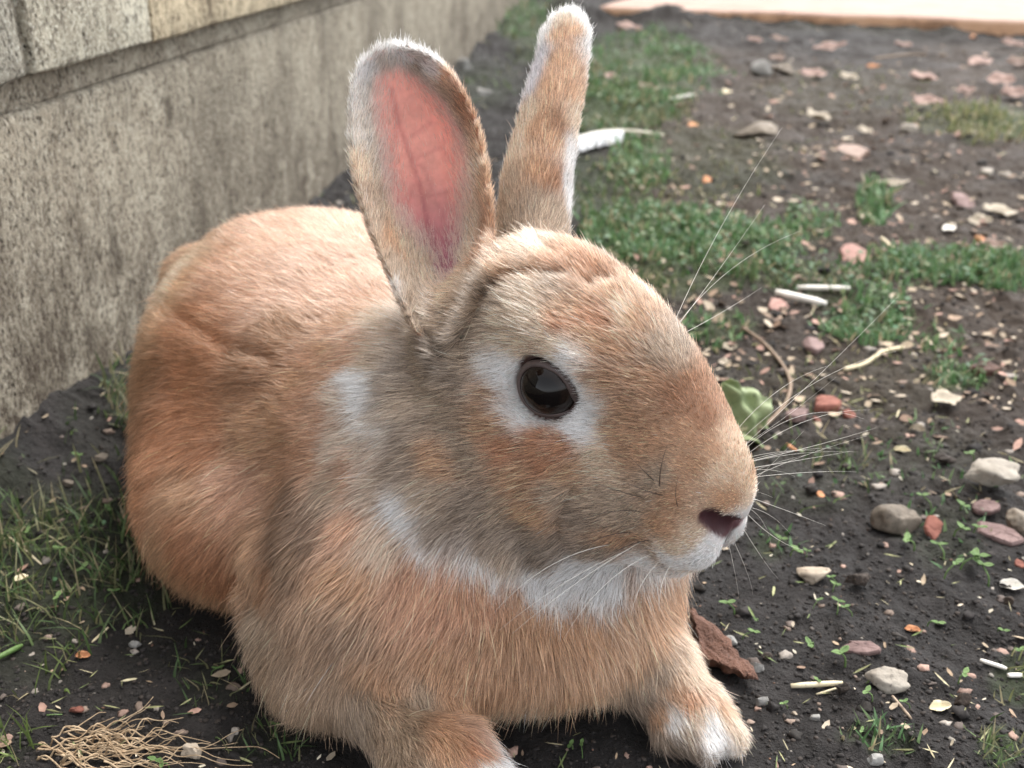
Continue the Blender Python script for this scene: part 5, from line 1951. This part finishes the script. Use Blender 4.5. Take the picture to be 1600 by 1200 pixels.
# ---- grass: one mass of fine blades, thick in the patches and thin between them
r_ = np.random.default_rng(99)
TONES = {0: [(.065, .11, .04), (.11, .16, .06), (.19, .19, .10)], 1: [(.12, .17, .05), (.17, .22, .08), (.10, .14, .04)],
         2: [(.08, .16, .06), (.12, .22, .10), (.15, .22, .10)], 3: [(.19, .20, .09), (.13, .16, .06), (.28, .26, .14)]}
bx, by, bh, bw, bc = [], [], [], [], []
for cx, cy, hx, hy, dn, h, tn in GRASS:
    dc = gdepth(max(cy, 15))
    areapx = hx * hy * 3.14
    n = int(areapx / 17 * dn * (1.0 if dc < .8 else 1.1))
    ang_ = r_.uniform(0, 6.283, n)
    rr = np.sqrt(r_.random(n)) * 1.05 + r_.normal(0, .08, n)
    px = cx + np.cos(ang_) * rr * hx
    py = cy + np.sin(ang_) * rr * hy
    ok = py > 8
    px, py = px[ok], py[ok]
    g = np.array([gnd(a, b)[:2] for a, b in zip(px, py)])
    nz_ = .5 * noise2(g[:, 0], g[:, 1], 70 if dc < .9 else 25, 7) + .8 * noise2(g[:, 0], g[:, 1], 26 if dc < .9 else 9, 17)
    ok = nz_ > r_.uniform(-.55, .65, len(g))
    g = g[ok]
    n = len(g)
    bx.append(g[:, 0]); by.append(g[:, 1])
    bh.append(h * r_.uniform(.4, 1.25, n))
    bw.append(np.clip(.00042 * dc / .4, .00036, .0015) * r_.uniform(.7, 1.4, n) * (1.5 if tn == 2 else 1))
    pal = np.array(TONES[tn])
    dry = r_.random(n) < .10
    c = pal[r_.integers(0, 3, n)] * r_.uniform(.7, 1.3, (n, 1))
    c[dry] = np.array([.36, .31, .19]) * r_.uniform(.6, 1.2, (dry.sum(), 1))
    bc.append(c)
bx, by, bh, bw, bc = map(np.concatenate, (bx, by, bh, bw, bc))
# blades do not grow where the rabbit lies
gx_ = np.clip(((bx - BMIN[0]) / VOX).astype(int), 0, NG[0] - 1)
gy_ = np.clip(((by - BMIN[1]) / VOX).astype(int), 0, NG[1] - 1)
inside = (bx > BMIN[0]) & (bx < BMAX[0]) & (by > BMIN[1]) & (by < BMAX[1])
occ = FLD[:, :, : int(.02 / VOX)].min(2)
ok = ~(inside & (occ[gx_, gy_] < .004))
bx, by, bh, bw, bc = bx[ok], by[ok], bh[ok], bw[ok], bc[ok]
nb = len(bx)
az = r_.uniform(0, 6.283, nb)
lean = r_.uniform(.1, 1.3, nb)
facing = az + r_.uniform(-1.2, 1.2, nb) + 1.57
V = np.zeros((nb, 7, 3))
z0 = ground_h(bx, by)
for k_, q in enumerate((0, .33, .68)):
    dx = np.cos(az) * lean * bh * q ** 1.7
    dy = np.sin(az) * lean * bh * q ** 1.7
    z = z0 - .001 + bh * q * (1 - .35 * lean * q)
    w_ = bw * (1 - .45 * q)
    V[:, 2 * k_] = np.stack([bx + dx + np.cos(facing) * w_, by + dy + np.sin(facing) * w_, z], 1)
    V[:, 2 * k_ + 1] = np.stack([bx + dx - np.cos(facing) * w_, by + dy - np.sin(facing) * w_, z], 1)
V[:, 6] = np.stack([bx + np.cos(az) * lean * bh, by + np.sin(az) * lean * bh, z0 + bh * (1 - .35 * lean)], 1)
b0 = (np.arange(nb) * 7)[:, None]
F3 = np.concatenate([b0 + np.array(t_)[None] for t_ in ((0, 1, 3), (0, 3, 2), (2, 3, 5), (2, 5, 4), (4, 5, 6))])
gm = mesh_np('grass', V.reshape(-1, 3), F3)
add_col(gm, np.repeat(bc, 7, 0))
tag(link('grass', gm, M_GRASS), kind='stuff')

# ---- low round-leaved weeds in the green patches
r_ = np.random.default_rng(98)
WEED = [(1000, 110, 100, 50, 700), (1100, 120, 60, 40, 250), (940, 80, 60, 40, 300), (1000, 255, 45, 40, 260), (1050, 380, 130, 45, 700), (1150, 400, 90, 40, 350), (1265, 350, 40, 28, 160), (1365, 320, 24, 24, 120),
        (1350, 500, 70, 40, 420), (1450, 430, 110, 22, 300), (1260, 750, 70, 50, 50), (1500, 590, 40, 16, 70), (150, 880, 120, 90, 60), (1500, 860, 60, 50, 40), (960, 180, 90, 40, 350), (1240, 440, 90, 40, 250)]
VV, CC = [], []
for cx, cy, hx, hy, n in WEED:
    n = int(n * .6)
    a_ = r_.uniform(0, 6.283, n)
    rr = np.sqrt(r_.random(n)) * 1.1
    for px, py in zip(cx + np.cos(a_) * rr * hx, cy + np.sin(a_) * rr * hy):
        if py < 10:
            continue
        g = gnd(px, py)
        dc = gdepth(py)
        if float(noise2(np.array([g[0]]), np.array([g[1]]), 26 if dc < .9 else 9, 17)[0]) < r_.uniform(-.6, .3):
            continue
        s_ = np.clip(.0014 * dc / .5, .0012, .0036) * r_.uniform(.6, 1.4)
        z = gh(g[0], g[1]) + r_.uniform(.002, .010) * min(dc / .6, 1.6)
        n3 = r_.normal(0, .45, 3) + np.array([0, 0, 1])
        n3 /= np.linalg.norm(n3)
        u_ = np.cross(n3, [math.cos(a_[0] + px), math.sin(px * 7), .1])
        u_ /= np.linalg.norm(u_)
        w_ = np.cross(n3, u_)
        c0 = np.array([g[0], g[1], z])
        VV.append([c0 + u_ * s_ * x + w_ * s_ * y + n3 * s_ * q for x, y, q in ((-1, 0, .15), (-.4, -.62, .1), (.5, -.5, .05), (1.0, 0, .25), (.5, .5, .05), (-.4, .62, .1))])
        CC.append(np.array([(.075, .15, .07), (.11, .20, .11), (.09, .14, .055), (.18, .22, .11)][r_.integers(0, 4)]) * r_.uniform(.7, 1.25))
VV = np.array(VV)
nb = len(VV)
b0 = (np.arange(nb) * 6)[:, None]
F3 = np.concatenate([b0 + np.array(t_)[None] for t_ in ((0, 1, 2, 5), (5, 2, 4, 4), (2, 3, 4, 4))])
F3 = np.concatenate([b0 + np.array(t_)[None] for t_ in ((0, 1, 5), (1, 2, 5), (5, 2, 4), (2, 3, 4))])
wm = mesh_np('low_weeds', VV.reshape(-1, 3), F3)
add_col(wm, np.repeat(np.array(CC), 6, 0))
tag(link('low_weeds', wm, M_GRASS), kind='stuff')

# ---- crumbs of soil, grit and dry flakes that nobody could count
r_ = np.random.default_rng(97)


def scatter(n, lo=20, hi=1235):
    m_ = int(n * .8)                                   # the bed goes on beyond the frame, a little more thinly sown
    px = np.r_[r_.uniform(-150, 1750, n), r_.uniform(-1000, 2600, m_)]
    py = np.r_[r_.uniform(lo, hi, n), r_.uniform(lo, 2100, m_)]
    ok = (np.arange(n + m_) < n) | (px < -150) | (px > 1750) | (py > hi)
    px, py = px[ok], py[ok]
    n = len(px)
    g = np.array([gnd(a, b)[:2] for a, b in zip(px, py)])
    gx_ = np.clip(((g[:, 0] - BMIN[0]) / VOX).astype(int), 0, NG[0] - 1)
    gy_ = np.clip(((g[:, 1] - BMIN[1]) / VOX).astype(int), 0, NG[1] - 1)
    ins = (g[:, 0] > BMIN[0]) & (g[:, 0] < BMAX[0]) & (g[:, 1] > BMIN[1]) & (g[:, 1] < BMAX[1])
    dw = (g[:, 0] - WALL_P[0]) - .0993 * (g[:, 1] - WALL_P[1])
    ok = ~(ins & (occ[gx_, gy_] < .004)) & (dw > .004)
    ok &= (g - KA) @ np.array([-kd[1], kd[0]]) < -.01
    return px[ok], py[ok], g[ok]


Vi, Fi = ICO[1]
Vj, Fj = ICO[2]


def crumbs(name, n, smin_, smax_, cols, kindname, base=(Vi, Fi), flat=.7, lo=20):
    px, py, g = scatter(n, lo)
    n = len(g)
    dc = np.array([gdepth(max(y, 10)) for y in py])
    s_ = np.exp(r_.uniform(math.log(smin_), math.log(smax_), n)) * np.clip(dc / .45, .8, 3.0) ** .55
    v0, f0 = base
    m = len(v0)
    jit_ = 1 + .28 * r_.normal(0, 1, (n, m, 1)).clip(-1.5, 1.5)
    sc = np.stack([s_ * r_.uniform(.7, 1.4, n), s_ * r_.uniform(.6, 1.2, n), s_ * flat * r_.uniform(.6, 1.1, n)], 1)
    V = v0[None] * jit_ * sc[:, None]
    a_ = r_.uniform(0, 6.283, n)
    ca_, sa_ = np.cos(a_)[:, None], np.sin(a_)[:, None]
    x, y = V[:, :, 0] * ca_ - V[:, :, 1] * sa_, V[:, :, 0] * sa_ + V[:, :, 1] * ca_
    z = V[:, :, 2] + (ground_h(g[:, 0], g[:, 1]) + sc[:, 2] * .25)[:, None]
    V = np.stack([x + g[:, 0:1], y + g[:, 1:2], z], -1)
    F_ = (f0[None] + (np.arange(n) * m)[:, None, None]).reshape(-1, 3)
    me = mesh_np(name, V.reshape(-1, 3), F_, True)
    cols = np.array(cols)
    c = cols[r_.integers(0, len(cols), n)] * r_.uniform(.7, 1.3, (n, 1))
    add_col(me, np.repeat(c, m, 0))
    o = link(name, me, M_CRUMB)
    tag(o, kind='stuff')
    return o


M_CRUMB = mat_attr('crumbs', .85, 0, .3, 900)
crumbs('soil_crumbs', 22000, .0004, .0013, [(.022, .019, .018), (.030, .026, .024), (.016, .014, .013), (.040, .032, .027)], 'soil', (Vi, Fi), .75)
crumbs('soil_clods', 260, .0016, .0034, [(.020, .017, .016), (.028, .024, .021), (.015, .013, .012)], 'soil', (Vj, Fj), .7)
crumbs('gravel', 800, .0004, .0013, [(.24, .22, .19), (.15, .135, .12), (.20, .15, .12), (.14, .08, .055), (.10, .085, .075)], 'grit', (Vi, Fi), .7)
crumbs('far_gravel', 500, .0012, .0028, [(.26, .23, .20), (.20, .15, .12), (.30, .20, .16), (.10, .08, .07)], 'grit', (Vj, Fj), .5, 20)


def flakes(name, n, smin_, smax_, cols, aspect, weight=None, lo=20):
    px, py, g = scatter(n, lo)
    if weight is not None:
        ok = r_.random(len(px)) < weight(px, py, g)
        px, py, g = px[ok], py[ok], g[ok]
    n = len(g)
    dc = np.array([gdepth(max(y, 10)) for y in py])
    L_ = np.exp(r_.uniform(math.log(smin_), math.log(smax_), n)) * np.clip(dc / .45, .8, 3.0) ** .6
    W_ = L_ * aspect * r_.uniform(.6, 1.3, n)
    a_ = r_.uniform(0, 6.283, n)
    tilt = r_.normal(0, .30, n)
    roll = r_.normal(0, .30, n)
    cu_ = r_.uniform(-.1, .5, n)
    base = np.array([(-.5, 0, 0), (-.25, -.42, 0), (.12, -.5, 0), (.5, 0, 0), (.15, .48, 0), (-.25, .40, 0), (0, 0, 0)])
    V = np.repeat(base[None], n, 0) * (1 + r_.normal(0, .12, (n, 7, 1)))
    X_, Y_ = V[:, :, 0] * L_[:, None], V[:, :, 1] * W_[:, None]
    Z_ = cu_[:, None] * L_[:, None] * (V[:, :, 0] ** 2 + V[:, :, 1] ** 2 * .8) + X_ * tilt[:, None] + Y_ * roll[:, None]
    ca_, sa_ = np.cos(a_)[:, None], np.sin(a_)[:, None]
    x, y = X_ * ca_ - Y_ * sa_, X_ * sa_ + Y_ * ca_
    z = Z_ + (ground_h(g[:, 0], g[:, 1]) + L_ * .10 + .0005)[:, None]
    V = np.stack([x + g[:, 0:1], y + g[:, 1:2], z], -1)
    b0 = (np.arange(n) * 7)[:, None]
    F_ = np.concatenate([b0 + np.array([i, (i + 1) % 6, 6])[None] for i in range(6)])
    me = mesh_np(name, V.reshape(-1, 3), F_, True)
    cols = np.array(cols)
    c = cols[r_.integers(0, len(cols), n)] * r_.uniform(.7, 1.2, (n, 1))
    add_col(me, np.repeat(c, 7, 0))
    tag(link(name, me, M_LITTER), kind='stuff')


mid = lambda px, py, g: np.clip(sstep(900, 1050, px) * (sstep(760, 520, py) + .04) * sstep(30, 160, py), .05, 1)
flakes('leaf_litter', 7500, .0024, .0080, [(.38, .30, .21), (.27, .19, .13), (.50, .42, .32), (.20, .13, .09), (.36, .22, .17)], .55, mid)
flakes('seed_husks', 380, .0016, .0045, [(.50, .42, .30), (.62, .56, .44), (.36, .26, .17)], .38)
flakes('pink_leaf_crumbs', 600, .004, .011, [(.30, .18, .15), (.22, .13, .10), (.38, .27, .22)], .6, lambda px, py, g: sstep(1150, 1450, px) * sstep(260, 120, py))
flakes('shredded_grass', 700, .004, .011, [(.14, .18, .07), (.30, .30, .15), (.45, .40, .26)], .10)
print('objects', len(bpy.data.objects), 'tris', sum(len(o.data.polygons) for o in bpy.data.objects if o.type == 'MESH'))
